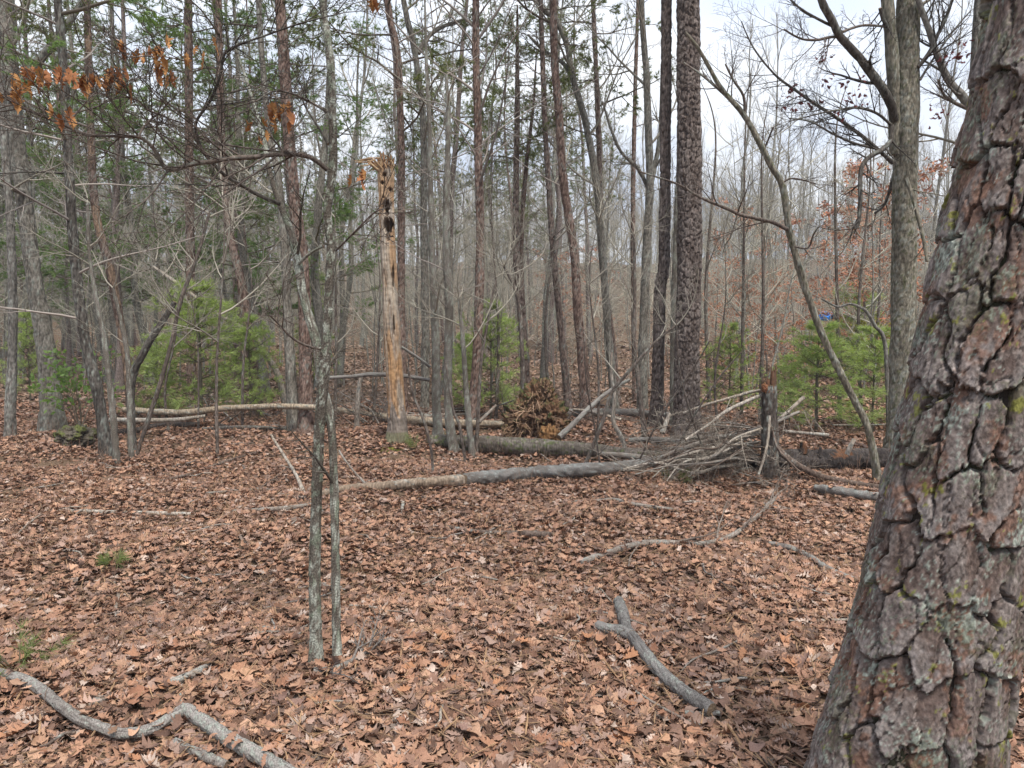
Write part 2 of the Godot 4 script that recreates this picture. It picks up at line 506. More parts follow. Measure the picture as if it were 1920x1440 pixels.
func leaves_on(ground: Node3D) -> void:
	for k in 12:
		leaf_meshes.append(leaf_mesh(0 if k < 11 else 1, rng.randf_range(-0.25, 0.85), rng.randf_range(-0.4, 1.1), rng.randf_range(-1.0, 1.0)))
	var per: Array = []
	for k in 12: per.append([])
	var bands := [[1.0, 4.2, 2300.0, 0.078], [4.2, 8.0, 1700.0, 0.077], [8.0, 14.0, 750.0, 0.088], [14.0, 30.0, 90.0, 0.15], [30.0, 75.0, 10.0, 0.28]]
	for b in bands:
		var a: float = b[0]
		var z: float = b[1]
		var area: float = 0.78 * (z * z - a * a) + 1.4 * (z - a)
		for k in int(area * float(b[2])):
			var d := sqrt(lerpf(a * a, z * z, rng.randf()))
			var x := rng.randf_range(-1, 1) * (0.78 * d + 0.7)
			per[rng.randi() % 12].append(Vector3(x, float(b[3]), -d))
	for q in perch:
		per[rng.randi() % 12].append(Vector3(q.x, -q.y - 1.0, q.z))
	for k in 12:
		var mm := MultiMesh.new()
		mm.transform_format = MultiMesh.TRANSFORM_3D
		mm.use_colors = true
		mm.mesh = leaf_meshes[k]
		mm.instance_count = per[k].size()
		for j in per[k].size():
			var q: Vector3 = per[k][j]
			var size := (q.y if q.y > 0.0 else 0.075) * rng.randf_range(0.55, 1.25)
			if q.y < 0.0:
				mm.set_instance_transform(j, Transform3D(leaf_basis(size, 0.6), Vector3(q.x, -q.y - 1.0, q.z)))
				mm.set_instance_color(j, leaf_color())
				continue
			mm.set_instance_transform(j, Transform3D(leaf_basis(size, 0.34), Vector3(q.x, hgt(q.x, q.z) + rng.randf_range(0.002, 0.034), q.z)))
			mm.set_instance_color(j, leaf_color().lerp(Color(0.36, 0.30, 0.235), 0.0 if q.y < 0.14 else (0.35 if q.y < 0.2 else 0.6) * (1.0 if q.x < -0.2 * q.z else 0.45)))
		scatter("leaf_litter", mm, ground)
	# pine straw and bits of twig sifted over the leaves
	var sb := MB.new()
	for k in 5:
		var y := rng.randf_range(-0.2, 0.2)
		sb.tri(Vector3(-0.5, 0.0, -0.012), Vector3(0.5, y * 0.2, 0.0), Vector3(-0.5, 0.0, 0.012), Color.WHITE)
		sb.tri(Vector3(0.5, y * 0.2, 0.0), Vector3(-0.3 + y, 0.02, 0.30 * y), Vector3(0.48, y * 0.2, 0.022), Color.WHITE)
	var straw := MultiMesh.new()
	straw.transform_format = MultiMesh.TRANSFORM_3D
	straw.use_colors = true
	straw.mesh = sb.mesh(M.twig)
	straw.instance_count = 16000
	for j in 16000:
		var d := lerpf(1.5, 8.5, pow(rng.randf(), 0.7))
		var x := rng.randf_range(-0.8, 0.7) * d
		var bs := Basis(Vector3.UP, rng.randf() * TAU) * Basis(Vector3.BACK, rng.randfn(0.0, 0.25))
		straw.set_instance_transform(j, Transform3D(bs.scaled(Vector3.ONE * rng.randf_range(0.05, 0.13)), Vector3(x, hgt(x, -d) + rng.randf_range(0.025, 0.05), -d)))
		straw.set_instance_color(j, Color(0.36, 0.23, 0.13).lerp(Color(0.15, 0.10, 0.075), rng.randf()))
	scatter("pine_straw", straw, ground)
	# the ones that lie closest to the viewer, one by one
	var tinted := {}
	for k in 300:
		var d := lerpf(2.15, 3.5, pow(rng.randf(), 0.8))
		var x := rng.randf_range(-0.76, 0.42) * d
		var which := rng.randi() % 12
		var tone := rng.randi() % 8
		var key := which * 10 + tone
		var o := MeshInstance3D.new()
		o.name = "leaf"
		o.mesh = leaf_meshes[which]
		if not tinted.has(tone):
			var m: StandardMaterial3D = M.leaf.duplicate()
			m.albedo_color = ([Color(0.468, 0.247, 0.150), Color(0.377, 0.189, 0.117), Color(0.221, 0.117, 0.078), Color(0.559, 0.325, 0.202), Color(0.403, 0.273, 0.215), Color(0.325, 0.202, 0.163), Color(0.520, 0.260, 0.143), Color(0.156, 0.091, 0.065)][tone] as Color).linear_to_srgb()
			tinted[tone] = m
		o.material_override = tinted[tone]
		o.transform = Transform3D(leaf_basis(rng.randf_range(0.07, 0.108), 0.32), Vector3(x, hgt(x, -d) + rng.randf_range(0.03, 0.045), -d))
		ground.add_child(o, true)

# ---------------------------------------------------------------- ground
func make_ground() -> Node3D:
	var mb := MB.new()
	var segs := 180
	var rad := [0.0]
	var q := 0.5
	while q < 700.0:
		rad.append(q)
		q += maxf(0.16, q * 0.055)
	for k in rad.size():
		for s in segs:
			var a := TAU * s / segs
			var x: float = rad[k] * sin(a)
			var z: float = rad[k] * cos(a)
			mb.v.append(Vector3(x, hgt(x, z), z))
			mb.n.append(Vector3(hgt(x - 0.1, z) - hgt(x + 0.1, z), 0.2, hgt(x, z - 0.1) - hgt(x, z + 0.1)).normalized())
			mb.c.append(Color.WHITE)
	for k in rad.size() - 1:
		for s in segs:
			var a := k * segs + s
			var b := k * segs + (s + 1) % segs
			mb.i.append(a); mb.i.append(b); mb.i.append(a + segs)
			mb.i.append(b); mb.i.append(b + segs); mb.i.append(a + segs)
	var o := MeshInstance3D.new()
	o.name = "ground"
	o.mesh = mb.mesh(M.ground)
	add_child(o)
	tag(o, "", "", "", "structure")
	return o

# ---------------------------------------------------------------- trees drawn from the photograph
# px: [x, y, width, ...] from the base up; depth 0 takes the distance from where the base meets the ground
func tree(called: String, cat: String, label: String, px: Array, depth: float, sty: String, opt := {}) -> Dictionary:
	var base := G(px[0], px[1]) if depth == 0.0 else P(px[0], px[1], depth)
	var d := -base.z
	base.y = hgt(base.x, base.z)
	var o := thing(called, label, cat, base, opt.get("group", ""))
	var lean: float = opt.get("lean", rng.randf_range(-0.04, 0.04))
	var p := PackedVector3Array([Vector3(0, -0.12, 0)])
	var r := PackedFloat32Array([float(px[2]) * 0.5 * per_px(base) * oblique(base) * 1.12])
	for k in range(0, px.size(), 3):
		var at := P(px[k], px[k + 1], d)
		if k == 0: at = base + Vector3(0, 0.04, 0)
		at = P(px[k], px[k + 1], d + lean * maxf(at.y - base.y, 0.0)) if k else at
		p.append(at - base)
		r.append(float(px[k + 2]) * 0.5 * per_px(at) * oblique(at))
	var last := p.size() - 1
	var ext: float = opt.get("ext", 4.0 if px[px.size() - 2] <= 30 else 0.0)
	if ext > 0.0:
		var dir := (p[last] - p[last - 1]).normalized().lerp(Vector3.UP, 0.5).normalized()
		p.append(p[last] + dir * ext * 0.5)
		r.append(r[last] * 0.75)
		p.append(p[last] + dir * ext)
		r.append(r[last] * 0.35)
	var mb := MB.new()
	var step: float = opt.get("step", 0.035)
	flare = 0.28
	bark(mb, p, r, maxi(opt.get("sides", 21), 8), step, S[sty])
	flare = 0.0
	if d < 9.5:
		for k in 16:
			perch.append(base + Vector3(rng.randfn(0, 1), 0, rng.randfn(0, 1)).normalized() * (r[1] * 1.3 + rng.randf() * 0.05) + Vector3(0, 0.03 + rng.randf() * 0.03, 0))
	part("trunk", mb.mesh(coat(sty)), o)
	var sp := spline(p, r, 0.1)
	var info := {"o": o, "base": base, "d": d, "p": sp[0], "r": sp[1]}
	for b in opt.get("boughs", []):      # [kind, how many, from, to (metres up), size]
		boughs(info, b[0], b[1], b[2], b[3], b[4], b[5] if b.size() > 5 else 0.1)
	return info

func boughs(info: Dictionary, kind: String, n: int, from: float, to: float, size: float, rise: float) -> void:
	var p: PackedVector3Array = info.p
	var yaw := rng.randf() * TAU
	for k in n:
		var y := lerpf(from, to, (k + rng.randf() * 0.8) / n)
		var best := 0
		for j in p.size():
			if absf(p[j].y - y) < absf(p[best].y - y): best = j
		yaw += 2.4 + rng.randf_range(-0.5, 0.5)
		var o := part({"scrub": "bough", "soft": "bough", "limb": "limb", "dead": "dead_limb"}[kind], lib[pick(kind) + "m"], info.o)
		o.transform = Transform3D(outward(yaw, rise + rng.randf_range(-0.2, 0.25), size * rng.randf_range(0.65, 1.2), rng.randf_range(-0.4, 0.4)), p[best])

# a limb traced as pixels at the depth of its tree; twigs: how many side shoots
func limb(info: Dictionary, called: String, px: Array, d0: float, d1: float, sty: String, twigs := 0, tlen := 0.5, sides := 8) -> MeshInstance3D:
	var base: Vector3 = info.base
	var p := PackedVector3Array()
	var r := PackedFloat32Array()
	var n := px.size() / 3
	for k in n:
		var at := P(px[k * 3], px[k * 3 + 1], lerpf(d0, d1, float(k) / (n - 1)))
		p.append(at - base)
		r.append(maxf(float(px[k * 3 + 2]) * 0.5 * per_px(at), 0.0015))
	var mb := MB.new()
	bark(mb, p, r, sides, 0.03 if d0 < 5.0 else 0.06, S[sty])
	if twigs: side_shoots(mb, p, r, twigs, tlen, S[sty].a)
	return part(called, mb.mesh(coat(sty)), info.o)

func side_shoots(mb: MB, p: PackedVector3Array, r: PackedFloat32Array, n: int, tlen: float, col: Color, upw := 0.05) -> void:
	var sp := spline(p, r, 0.05)
	var q: PackedVector3Array = sp[0]
	var qr: PackedFloat32Array = sp[1]
	for k in n:
		var j := clampi(int((0.12 + 0.88 * (k + rng.randf()) / n) * q.size()), 1, q.size() - 1)
		var t := (q[j] - q[j - 1]).normalized()
		var dir := (t * 0.7 + t.cross(rv()).normalized() * 0.8).normalized()
		grow(mb, q[j], dir, tlen * rng.randf_range(0.5, 1.3), clampf(qr[j] * 0.45, 0.0025, 0.02), 0, {"lv": 2, "nc": [7, 4], "lr": 0.42, "ang": 0.75, "wig": 0.16, "up": upw, "t0": 0.2, "col": col, "rmin": 0.0011, "seg": 0.09}, [])

# ---------------------------------------------------------------- sticks and logs
# depth [] lies on the ground; [near, far] gives the distance of its first and last point
func stick(called: String, cat: String, label: String, px: Array, depth: Array, sty: String, opt := {}) -> MeshInstance3D:
	var p := PackedVector3Array()
	var r := PackedFloat32Array()
	var n := px.size() / 3
	for k in n:
		var w: float = px[k * 3 + 2]
		var at: Vector3
		if depth.is_empty():
			at = G(px[k * 3], px[k * 3 + 1] + w * 0.4)
			at.y += w * 0.5 * per_px(at) * 0.9 + opt.get("lift", 0.012)
		else:
			at = P(px[k * 3], px[k * 3 + 1], lerpf(depth[0], depth[1], float(k) / (n - 1)))
		p.append(at)
		r.append(maxf(w * 0.5 * per_px(at), 0.002))
	if depth.is_empty() and -p[0].z < 9.0:
		for k in n - 1:
			for j in 3:
				if rng.randf() < 0.75: perch.append(p[k].lerp(p[k + 1], rng.randf()) + Vector3(rng.randfn(0, 0.03), r[k] * rng.randf_range(-0.3, 1.0) + 0.012, rng.randfn(0, 0.03)))
	return stick_at(called, cat, label, p, r, sty, opt)

func stick_at(called: String, cat: String, label: String, p: PackedVector3Array, r: PackedFloat32Array, sty: String, opt := {}) -> MeshInstance3D:
	var base := p[0]
	for k in p.size(): p[k] -= base
	var mb := MB.new()
	bark(mb, p, r, opt.get("sides", 8), opt.get("step", 0.05), S[sty])
	if opt.has("twigs"): side_shoots(mb, p, r, opt.twigs, opt.get("tlen", 0.3), S[sty].a, opt.get("up", 0.0))
	return single(called, mb.mesh(coat(sty)), base, label, cat, opt.get("group", ""))

# ---------------------------------------------------------------- the scaly pine close to the viewer
func near_pine() -> void:
	var D := 2.05
	var base := P(1690, 1560, D)
	base.y = hgt(base.x, base.z)
	var o := thing("pine_tree", "large pine trunk with thick scaly plates of bark, closest to the viewer", "tree", base)
	var axis := PackedVector3Array([Vector3(-0.05, -0.15, 0.02)])
	var rr := PackedFloat32Array([0.26])
	# where its two edges show, and at what height
	var rows := [[1517, 1880, 1452], [1583, 1924, 1210], [1632, 1958, 1000], [1695, 2002, 720], [1747, 2040, 480], [1801, 2082, 240], [1841, 2116, 0]]
	for k in rows:
		var e := ray(k[0], k[2])
		var f := ray(k[1], k[2])
		var left := atan2(e.x, -e.z)
		var right := atan2(f.x, -f.z)
		var mid := (left + right) * 0.5
		var at := P(960.0, k[2], D)
		at.x = tan(mid) * D
		axis.append(at - base)
		rr.append(sin((right - left) * 0.5) * D / cos(mid) - 0.002)
	var top := axis[axis.size() - 1]
	axis.append(top + Vector3(0.10, 0.7, 0)); rr.append(rr[rr.size() - 1])
	var sp := spline(axis, rr, 0.01)
	var ap: PackedVector3Array = sp[0]
	var ar: PackedFloat32Array = sp[1]
	var total := ap.size() * 0.01
	var R := 0.235
	var W := TAU * R
	var cols := 16
	var cw := W / cols
	var ch := 0.205
	var nrow := int(total / ch) + 2
	var sites := PackedVector2Array()
	for j in nrow:
		for k in cols:
			sites.append(Vector2((k + 0.5 * (j % 2) + rng.randf_range(-0.30, 0.30)) * cw, (j - 0.5 + rng.randf_range(-0.34, 0.34)) * ch))
	var nu := 310
	var step := 0.0052
	var nv := int(total / step)
	var id := PackedInt32Array(); id.resize(nu * nv)
	var edge := PackedFloat32Array(); edge.resize(nu * nv)
	var pos := PackedVector3Array(); pos.resize(nu * nv)
	var col := PackedColorArray(); col.resize(nu * nv)
	var core := MB.new()
	for b in nv:
		var s := b * step
		var k := mini(int(s / 0.01), ap.size() - 2)
		var c := ap[k].lerp(ap[k + 1], s / 0.01 - k)
		var rad := ar[k]
		for a in nu:
			var th := TAU * a / nu
			var q := Vector3(cos(th) * R, s, sin(th) * R)
			var n1 := nz.get_noise_3d(q.x * 9.0, q.y * 7.0, q.z * 9.0)
			var n2 := nz.get_noise_3d(q.x * 9.0 + 31.0, q.y * 7.0, q.z * 9.0)
			var n3 := nz.get_noise_3d(q.x * 42.0, q.y * 34.0, q.z * 42.0)
			var n4 := nz.get_noise_3d(q.x * 90.0 + 7.0, q.y * 60.0, q.z * 90.0)
			var u := th * R + n1 * 0.030 + n3 * 0.006 + n4 * 0.002
			var v := s + n2 * 0.045 + n3 * 0.009 + n4 * 0.003
			var j0 := int(floor(v / ch + 0.5))
			var d1 := 9.0
			var d2 := 9.0
			var best := -1
			for j in range(maxi(j0 - 1, 0), mini(j0 + 2, nrow)):
				var k0 := int(floor(u / cw - 0.5 * (j % 2)))
				for kk in range(k0 - 1, k0 + 2):
					var w := posmod(kk, cols)
					var sx := sites[j * cols + w]
					var du := u - sx.x - (W if kk >= cols else (-W if kk < 0 else 0.0))
					var dv := (v - sx.y) * 0.62
					var dd := sqrt(du * du + dv * dv)
					if dd < d1:
						d2 = d1
						d1 = dd
						best = j * cols + w
					elif dd < d2: d2 = dd
			var e := d2 - d1 + n4 * 0.0022
			var sx := sites[best]
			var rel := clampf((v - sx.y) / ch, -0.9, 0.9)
			var flake := nz.get_noise_3d(q.x * 10.0 + 5.0 * (best % 7), q.y * 6.0 + best, q.z * 10.0) + 0.22 * n3 + 0.10 * n4
			var lay := floorf(flake * 3.2) + smoothstep(0.0, 0.12, flake * 3.2 - floorf(flake * 3.2))
			var streak := nz.get_noise_3d(q.x * 75.0, q.y * 14.0, q.z * 75.0)
			var split := maxf(0.0, 1.0 - absf(nz.get_noise_3d(q.x * 13.0 + best, q.y * 3.2, q.z * 13.0) + 0.12 * n3) * 16.0)
			var deep := smoothstep(-0.45, 0.15, nz.get_noise_3d(q.x * 6.0 + 91.0, q.y * 2.5, q.z * 6.0) + 0.3 * n3)
			var lift := (fposmod(best * 0.7548, 1.0) - 0.5) * 0.010
			var floor_ := lerpf(-0.014, -0.038, deep)
			var h := lerpf(floor_, -0.004 + lift, smoothstep(0.0, lerpf(0.005, 0.012, deep), e)) + 0.001 * smoothstep(0.01, 0.03, e) - 0.010 * split + lay * 0.0024 + n4 * 0.0005 + streak * 0.0007 - rel * 0.013
			var flare_ := 1.0 + 0.20 * exp(-maxf(s - 0.15, 0.0) / 0.22) * (0.5 - 0.5 * cos(th)) * (0.7 + 0.3 * sin(th * 5.0))
			var dir := Vector3(cos(th), 0, sin(th))
			var at := b * nu + a
			id[at] = best
			edge[at] = e
			pos[at] = c + dir * (rad * flare_ + h)
			# tone: grey-mauve weathered faces, browner where a flake has come away, lichen and moss
			var tone := fposmod(best * 0.618, 1.0)
			var cc := Color(0.20, 0.163, 0.148).lerp(Color(0.28, 0.24, 0.22), clampf(0.5 + n3 * 0.9 + n1 + streak * 0.8, 0.0, 1.0))
			cc = cc.lerp(Color(0.165, 0.118, 0.10), clampf(0.2 + tone * 0.5 - (lay / 3.2) * 1.3, 0.0, 0.85))
			cc = cc.lerp(Color(0.24, 0.13, 0.09), smoothstep(0.28, 0.45, nz.get_noise_3d(q.x * 8.0 + 77.0, q.y * 6.0, q.z * 8.0) + 0.3 * n3) * 0.7)
			cc = cc.lerp(Color(0.36, 0.325, 0.31), smoothstep(-0.15, -0.5, rel + 0.3 * n3) * 0.6)  # silvery highlight painted into the colour of the weathered lower plate edges
			cc = cc * 1.22
			var l := nz.get_noise_3d(q.x * 7.0 + 15.0, q.y * 6.0, q.z * 7.0) + 0.7 * n4 + 0.5 * n3
			cc = cc.lerp(Color(0.36, 0.39, 0.32), smoothstep(0.52, 0.70, l) * 0.6)
			cc = cc.lerp(Color(0.42, 0.46, 0.40), smoothstep(0.66, 0.74, l) * 0.9)
			cc = cc.lerp(Color(0.46, 0.49, 0.43), smoothstep(0.60, 0.66, n4 * 0.7 + n3 * 0.35 + 0.5 * n2) * 0.85)
			var mo := nz.get_noise_3d(q.x * 5.0 + 55.0, q.y * 4.0, q.z * 5.0) + 0.6 * n4 + 0.25 * n3
			cc = cc.lerp(Color(0.15, 0.165, 0.085), smoothstep(0.42, 0.62, mo) * 0.4)
			cc = cc.lerp(Color(0.33, 0.33, 0.07), smoothstep(0.60, 0.66, nz.get_noise_3d(q.x * 12.0 + 5.0, q.y * 10.0, q.z * 12.0) * 0.8 + 0.3 * n4 + 0.2 * n3) * 0.8)
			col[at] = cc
			if a % 2 == 0 and b % 2 == 0:
				core.v.append(c + dir * (rad * flare_ - 0.026 + n3 * 0.003))
				core.n.append(dir)
				core.c.append(Color(0.075, 0.062, 0.054).lerp(Color(0.085, 0.09, 0.055), smoothstep(-0.05, 0.4, n2)))
	var cu := nu / 2
	for b in core.v.size() / cu - 1:
		for a in cu:
			var x := b * cu + a
			var y := b * cu + (a + 1) % cu
			core.i.append(x); core.i.append(y); core.i.append(x + cu)
			core.i.append(y); core.i.append(y + cu); core.i.append(x + cu)
	var trunk := part("trunk", core.mesh(M.plate), o)
	var plates := {}
	var where := {}
	for b in nv - 1:
		for a in nu:
			var q := [b * nu + a, b * nu + (a + 1) % nu, (b + 1) * nu + a, (b + 1) * nu + (a + 1) % nu]
			var w := id[q[0]]
			if not plates.has(w):
				plates[w] = MB.new()
				where[w] = {}
			var mb: MB = plates[w]
			var seen: Dictionary = where[w]
			for k in 4:
				if seen.has(q[k]): continue
				var a1: int = q[k] % nu
				var b1: int = q[k] / nu
				var du := pos[b1 * nu + (a1 + 1) % nu] - pos[b1 * nu + (a1 + nu - 1) % nu]
				var dv := pos[mini(b1 + 1, nv - 1) * nu + a1] - pos[maxi(b1 - 1, 0) * nu + a1]
				seen[q[k]] = mb.v.size()
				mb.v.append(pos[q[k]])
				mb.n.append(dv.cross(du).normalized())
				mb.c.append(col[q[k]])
			mb.i.append(seen[q[0]]); mb.i.append(seen[q[1]]); mb.i.append(seen[q[2]])
			mb.i.append(seen[q[1]]); mb.i.append(seen[q[3]]); mb.i.append(seen[q[2]])
	var scraps := MB.new()
	for w in plates:
		for piece in islands(plates[w]):
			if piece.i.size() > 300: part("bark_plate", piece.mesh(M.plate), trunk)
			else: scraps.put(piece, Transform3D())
	if scraps.i.size() > 0:
		part("bark_scraps", scraps.mesh(M.plate), trunk).set_meta("kind", "stuff")
	# the stem above, with its crown high out of the way
	var mb := MB.new()
	var t0 := ap[ap.size() - 1]
	var r1 := ar[ar.size() - 1] - 0.012
	bark(mb, PackedVector3Array([t0 - Vector3(0.02, 0.12, 0), t0 + Vector3(0.5, 3.2, -0.1), t0 + Vector3(0.9, 6.5, -0.2), t0 + Vector3(1.1, 9.0, -0.2)]), PackedFloat32Array([r1, r1 * 0.8, r1 * 0.5, 0.03]), 20, 0.06, S.plates)
	part("upper_trunk", mb.mesh(M.bark), o)
	for k in 12:
		var b := part("bough", lib[pick("scrub") + "m"], o)
		b.transform = Transform3D(outward(k * 2.4, 0.2, rng.randf_range(0.8, 1.2)), t0 + Vector3(0.7 + k * 0.03, 5.4 + k * 0.3, -0.2))

# the separate pieces of a mesh
func islands(mb: MB) -> Array:
	var up := PackedInt32Array(range(mb.v.size()))
	for k in range(0, mb.i.size(), 3):
		for e in 2:
			var a := mb.i[k]
			var b := mb.i[k + 1 + e]
			while up[a] != a:
				up[a] = up[up[a]]
				a = up[a]
			while up[b] != b:
				up[b] = up[up[b]]
				b = up[b]
			up[b] = a
	var out := {}
	var at := {}
	for k in mb.i.size():
		var a := mb.i[k]
		while up[a] != a: a = up[a]
		if not out.has(a): out[a] = MB.new()
		var o: MB = out[a]
		var j := mb.i[k]
		if not at.has(j):
			at[j] = o.v.size()
			o.v.append(mb.v[j])
			o.n.append(mb.n[j])
			o.c.append(mb.c[j])
		o.i.append(at[j])
	return out.values()

# ---------------------------------------------------------------- the dead snag with its woodpecker holes
func snag() -> void:
	var base := G(745, 828)
	var d := -base.z
	var o := thing("dead_snag", "barkless dead snag with woodpecker holes and a splintered top", "dead tree", base)
	var rows := [[745, 832, 44], [745, 806, 36], [744, 776, 32], [740, 700, 31.5], [736, 640, 31], [732, 560, 30], [728, 480, 28], [725, 400, 28.5], [724, 335, 31], [724, 306, 30]]
	var p := PackedVector3Array()
	var r := PackedFloat32Array()
	for k in rows:
		var at := P(k[0], k[1], d)
		p.append(at - base)
		r.append(k[2] * 0.5 * per_px(at))
	var holes := []                      # centre, half height, half width, depth
	for k in [[726, 388, 12, 7, 0.11], [730, 424, 14, 8, 0.13], [723, 330, 3.6, 4, 0.06], [719, 345, 3.6, 3, 0.06], [733, 357, 3.2, 2.8, 0.05], [728, 402, 5, 4, 0.05], [721, 372, 2, 2, 0.03], [738, 520, 22, 1.5, 0.05], [729, 446, 8, 3.5, 0.05], [740, 610, 16, 1.4, 0.04]]:
		var at := P(k[0], k[1], d)
		holes.append([at - base, k[2] * per_px(at), k[3] * per_px(at), k[4]])
	var sp := spline(p, r, 0.009)
	var ap: PackedVector3Array = sp[0]
	var ar: PackedFloat32Array = sp[1]
	var sides := 72
	var mb := MB.new()
	for k in ap.size():
		for s in sides:
			var a := TAU * s / sides
			var dir := Vector3(cos(a), 0, sin(a))
			var q := Vector3(dir.x * 0.11, ap[k].y, dir.z * 0.11)
			var crack := 1.0 - absf(nz.get_noise_3d(q.x * 17.0, q.y * 0.8, q.z * 17.0)) * 7.0
			var g := nz.get_noise_3d(q.x * 6.0, q.y * 1.8, q.z * 6.0)
			var fine := nz.get_noise_3d(q.x * 60.0, q.y * 6.0, q.z * 60.0)
			var rad := ar[k] * (1.0 + 0.09 * g) + 0.0025 * fine
			var y := ap[k].y
			var low := smoothstep(1.95, 0.75, y)
			var c := Color(0.47, 0.39, 0.30).lerp(Color(0.60, 0.52, 0.42), clampf(0.5 + g, 0, 1))
			c = c.lerp(Color(0.46, 0.25, 0.11), clampf(low * 0.75 + g * 1.5 * low + 0.35 * fine, 0.0, 0.8))
			c = c.lerp(Color(0.36, 0.33, 0.30), smoothstep(0.05, 0.5, nz.get_noise_3d(q.x * 9.0, q.y * 0.9 + 40.0, q.z * 9.0) + 0.5 * fine) * 0.6)
			c = c.lerp(Color(0.50, 0.30, 0.15), smoothstep(0.1, 0.35, nz.get_noise_3d(q.x * 5.0 + 20.0, q.y * 1.2, q.z * 5.0)) * 0.7)
			if crack > 0.0:
				rad -= 0.014 * minf(crack * 2.0, 1.0)
				c = c.lerp(Color(0.24, 0.14, 0.08), minf(crack, 1.0) * 0.8)
			# the bark that still clings round the foot
			var rim := 0.42 + 0.10 * nz.get_noise_3d(q.x * 10.0, 3.0, q.z * 10.0) * 2.0
			if y < rim:
				var e := 1.0 - absf(nz.get_noise_3d(q.x * 15.0, q.y * 3.0, q.z * 15.0)) * 2.6
				rad += 0.016 - 0.012 * clampf(e, 0.0, 1.0)
				c = Color(0.185, 0.155, 0.13).lerp(Color(0.25, 0.21, 0.18), clampf(0.5 + fine, 0, 1))
				if y < 0.14: c = c.lerp(Color(0.17, 0.18, 0.09), clampf(0.2 + g * 2.0, 0.0, 0.6))
				c = c * 1.2
			var at := ap[k] + dir * rad
			if dir.z > -0.2:
				for h in holes:
					var dx: float = (at.x - h[0].x) / h[2]
					var dy: float = (at.y - h[0].y) / h[1]
					var w := smoothstep(1.15, 0.75, sqrt(dx * dx + dy * dy) + fine * 0.25)
					if w > 0.0:
						at.z -= h[3] * w
						c = c.lerp(Color(0.10, 0.055, 0.03), w * 0.85)
			if y > ap[ap.size() - 1].y - 0.12:
				at.y -= 0.10 * absf(nz.get_noise_3d(q.x * 30.0, 8.0, q.z * 30.0)) * (1.0 if k == ap.size() - 1 else 0.0)
			mb.v.append(at)
			mb.c.append(c)
	for k in ap.size():
		for s in sides:
			var dv := mb.v[mini(k + 1, ap.size() - 1) * sides + s] - mb.v[maxi(k - 1, 0) * sides + s]
			var du := mb.v[k * sides + (s + 1) % sides] - mb.v[k * sides + (s + sides - 1) % sides]
			mb.n.append(dv.cross(du).normalized())
	for k in ap.size() - 1:
		for s in sides:
			var a := k * sides + s
			var b := k * sides + (s + 1) % sides
			mb.i.append(a); mb.i.append(b); mb.i.append(a + sides)
			mb.i.append(b); mb.i.append(b + sides); mb.i.append(a + sides)
	part("trunk", mb.mesh(M.wood), o)
	# splinters of the broken top, some bent over
	var top := P(724, 308, d) - base
	for k in 52:
		var a := rng.randf() * TAU
		var from := top + Vector3(cos(a), 0, sin(a)) * 0.085 + Vector3(0, rng.randf_range(-0.05, 0.02), 0)
		var bent := rng.randf() < 0.45
		var to := from + (Vector3(rng.randf_range(-0.34, 0.16), rng.randf_range(-0.10, 0.08), rng.randf_range(-0.05, 0.15)) if bent else Vector3(rng.randf_range(-0.03, 0.03), rng.randf_range(0.05, 0.15), rng.randf_range(-0.02, 0.02)))
		var sb := MB.new()
		var c := Color(0.50, 0.36, 0.22).lerp(Color(0.36, 0.20, 0.10), rng.randf())
		twig(sb, PackedVector3Array([from - Vector3(0, 0.06, 0), from.lerp(to, 0.5) + Vector3(0, 0.03, 0), to]), PackedFloat32Array([0.016, 0.010, 0.003]), 4, c)
		part("splinter", sb.mesh(M.wood), o)
	var st := MB.new()
	for k in [[700, 322, 757, 262, 0.012], [737, 400, 775, 393, 0.006], [737, 445, 700, 470, 0.005]]:
		var f := P(k[0], k[1], d) - base
		var t := P(k[2], k[3], d - 0.2) - base
		twig(st, PackedVector3Array([P(733, k[1], d) - base, f.lerp(t, 0.5) + Vector3(0, 0.02, 0), t]), PackedFloat32Array([k[4], k[4] * 0.7, 0.003]), 5, Color(0.33, 0.27, 0.21))
	part("dead_twig", st.mesh(M.wood), o)

# ---------------------------------------------------------------- lumps: root ball, stumps
func lump(rx: float, ry: float, rz: float, rough: float, fr: float, a: Color, b: Color, moss: Color, mc: float, rings := 60, segs := 90) -> MB:
	var mb := MB.new()
	var off := rv() * 30.0
	for k in rings + 1:
		var ph := PI * k / rings
		for s in segs:
			var th := TAU * s / segs
			var dir := Vector3(sin(ph) * cos(th), cos(ph), sin(ph) * sin(th))
			var q := dir * fr + off
			var g := nz.get_noise_3d(q.x, q.y, q.z)
			var g2 := nz.get_noise_3d(q.x * 3.3, q.y * 3.3, q.z * 3.3)
			var g3 := nz.get_noise_3d(q.x * 9.0, q.y * 9.0, q.z * 9.0)
			var w := 1.0 + rough * (g * 1.0 + g2 * 0.5 + g3 * 0.22)
			mb.v.append(Vector3(dir.x * rx, dir.y * ry, dir.z * rz) * w)
			var c := a.lerp(b, clampf(0.5 + g2 + g3, 0, 1))
			c = c.lerp(moss, smoothstep(0.0, 0.2, g + 0.6 * g3 + dir.y * 0.25 - (0.6 - mc)))
			mb.c.append(c)
	for k in rings + 1:
		for s in segs:
			var dv := mb.v[mini(k + 1, rings) * segs + s] - mb.v[maxi(k - 1, 0) * segs + s]
			var du := mb.v[k * segs + (s + 1) % segs] - mb.v[k * segs + (s + segs - 1) % segs]
			var nn := du.cross(dv)
			mb.n.append(nn.normalized() if nn.length() > 1e-9 else Vector3(0, 1 if k == 0 else -1, 0))
	for k in rings:
		for s in segs:
			var x := k * segs + s
			var y := k * segs + (s + 1) % segs
			mb.i.append(x); mb.i.append(x + segs); mb.i.append(y)
			mb.i.append(y); mb.i.append(x + segs); mb.i.append(y + segs)
	return mb

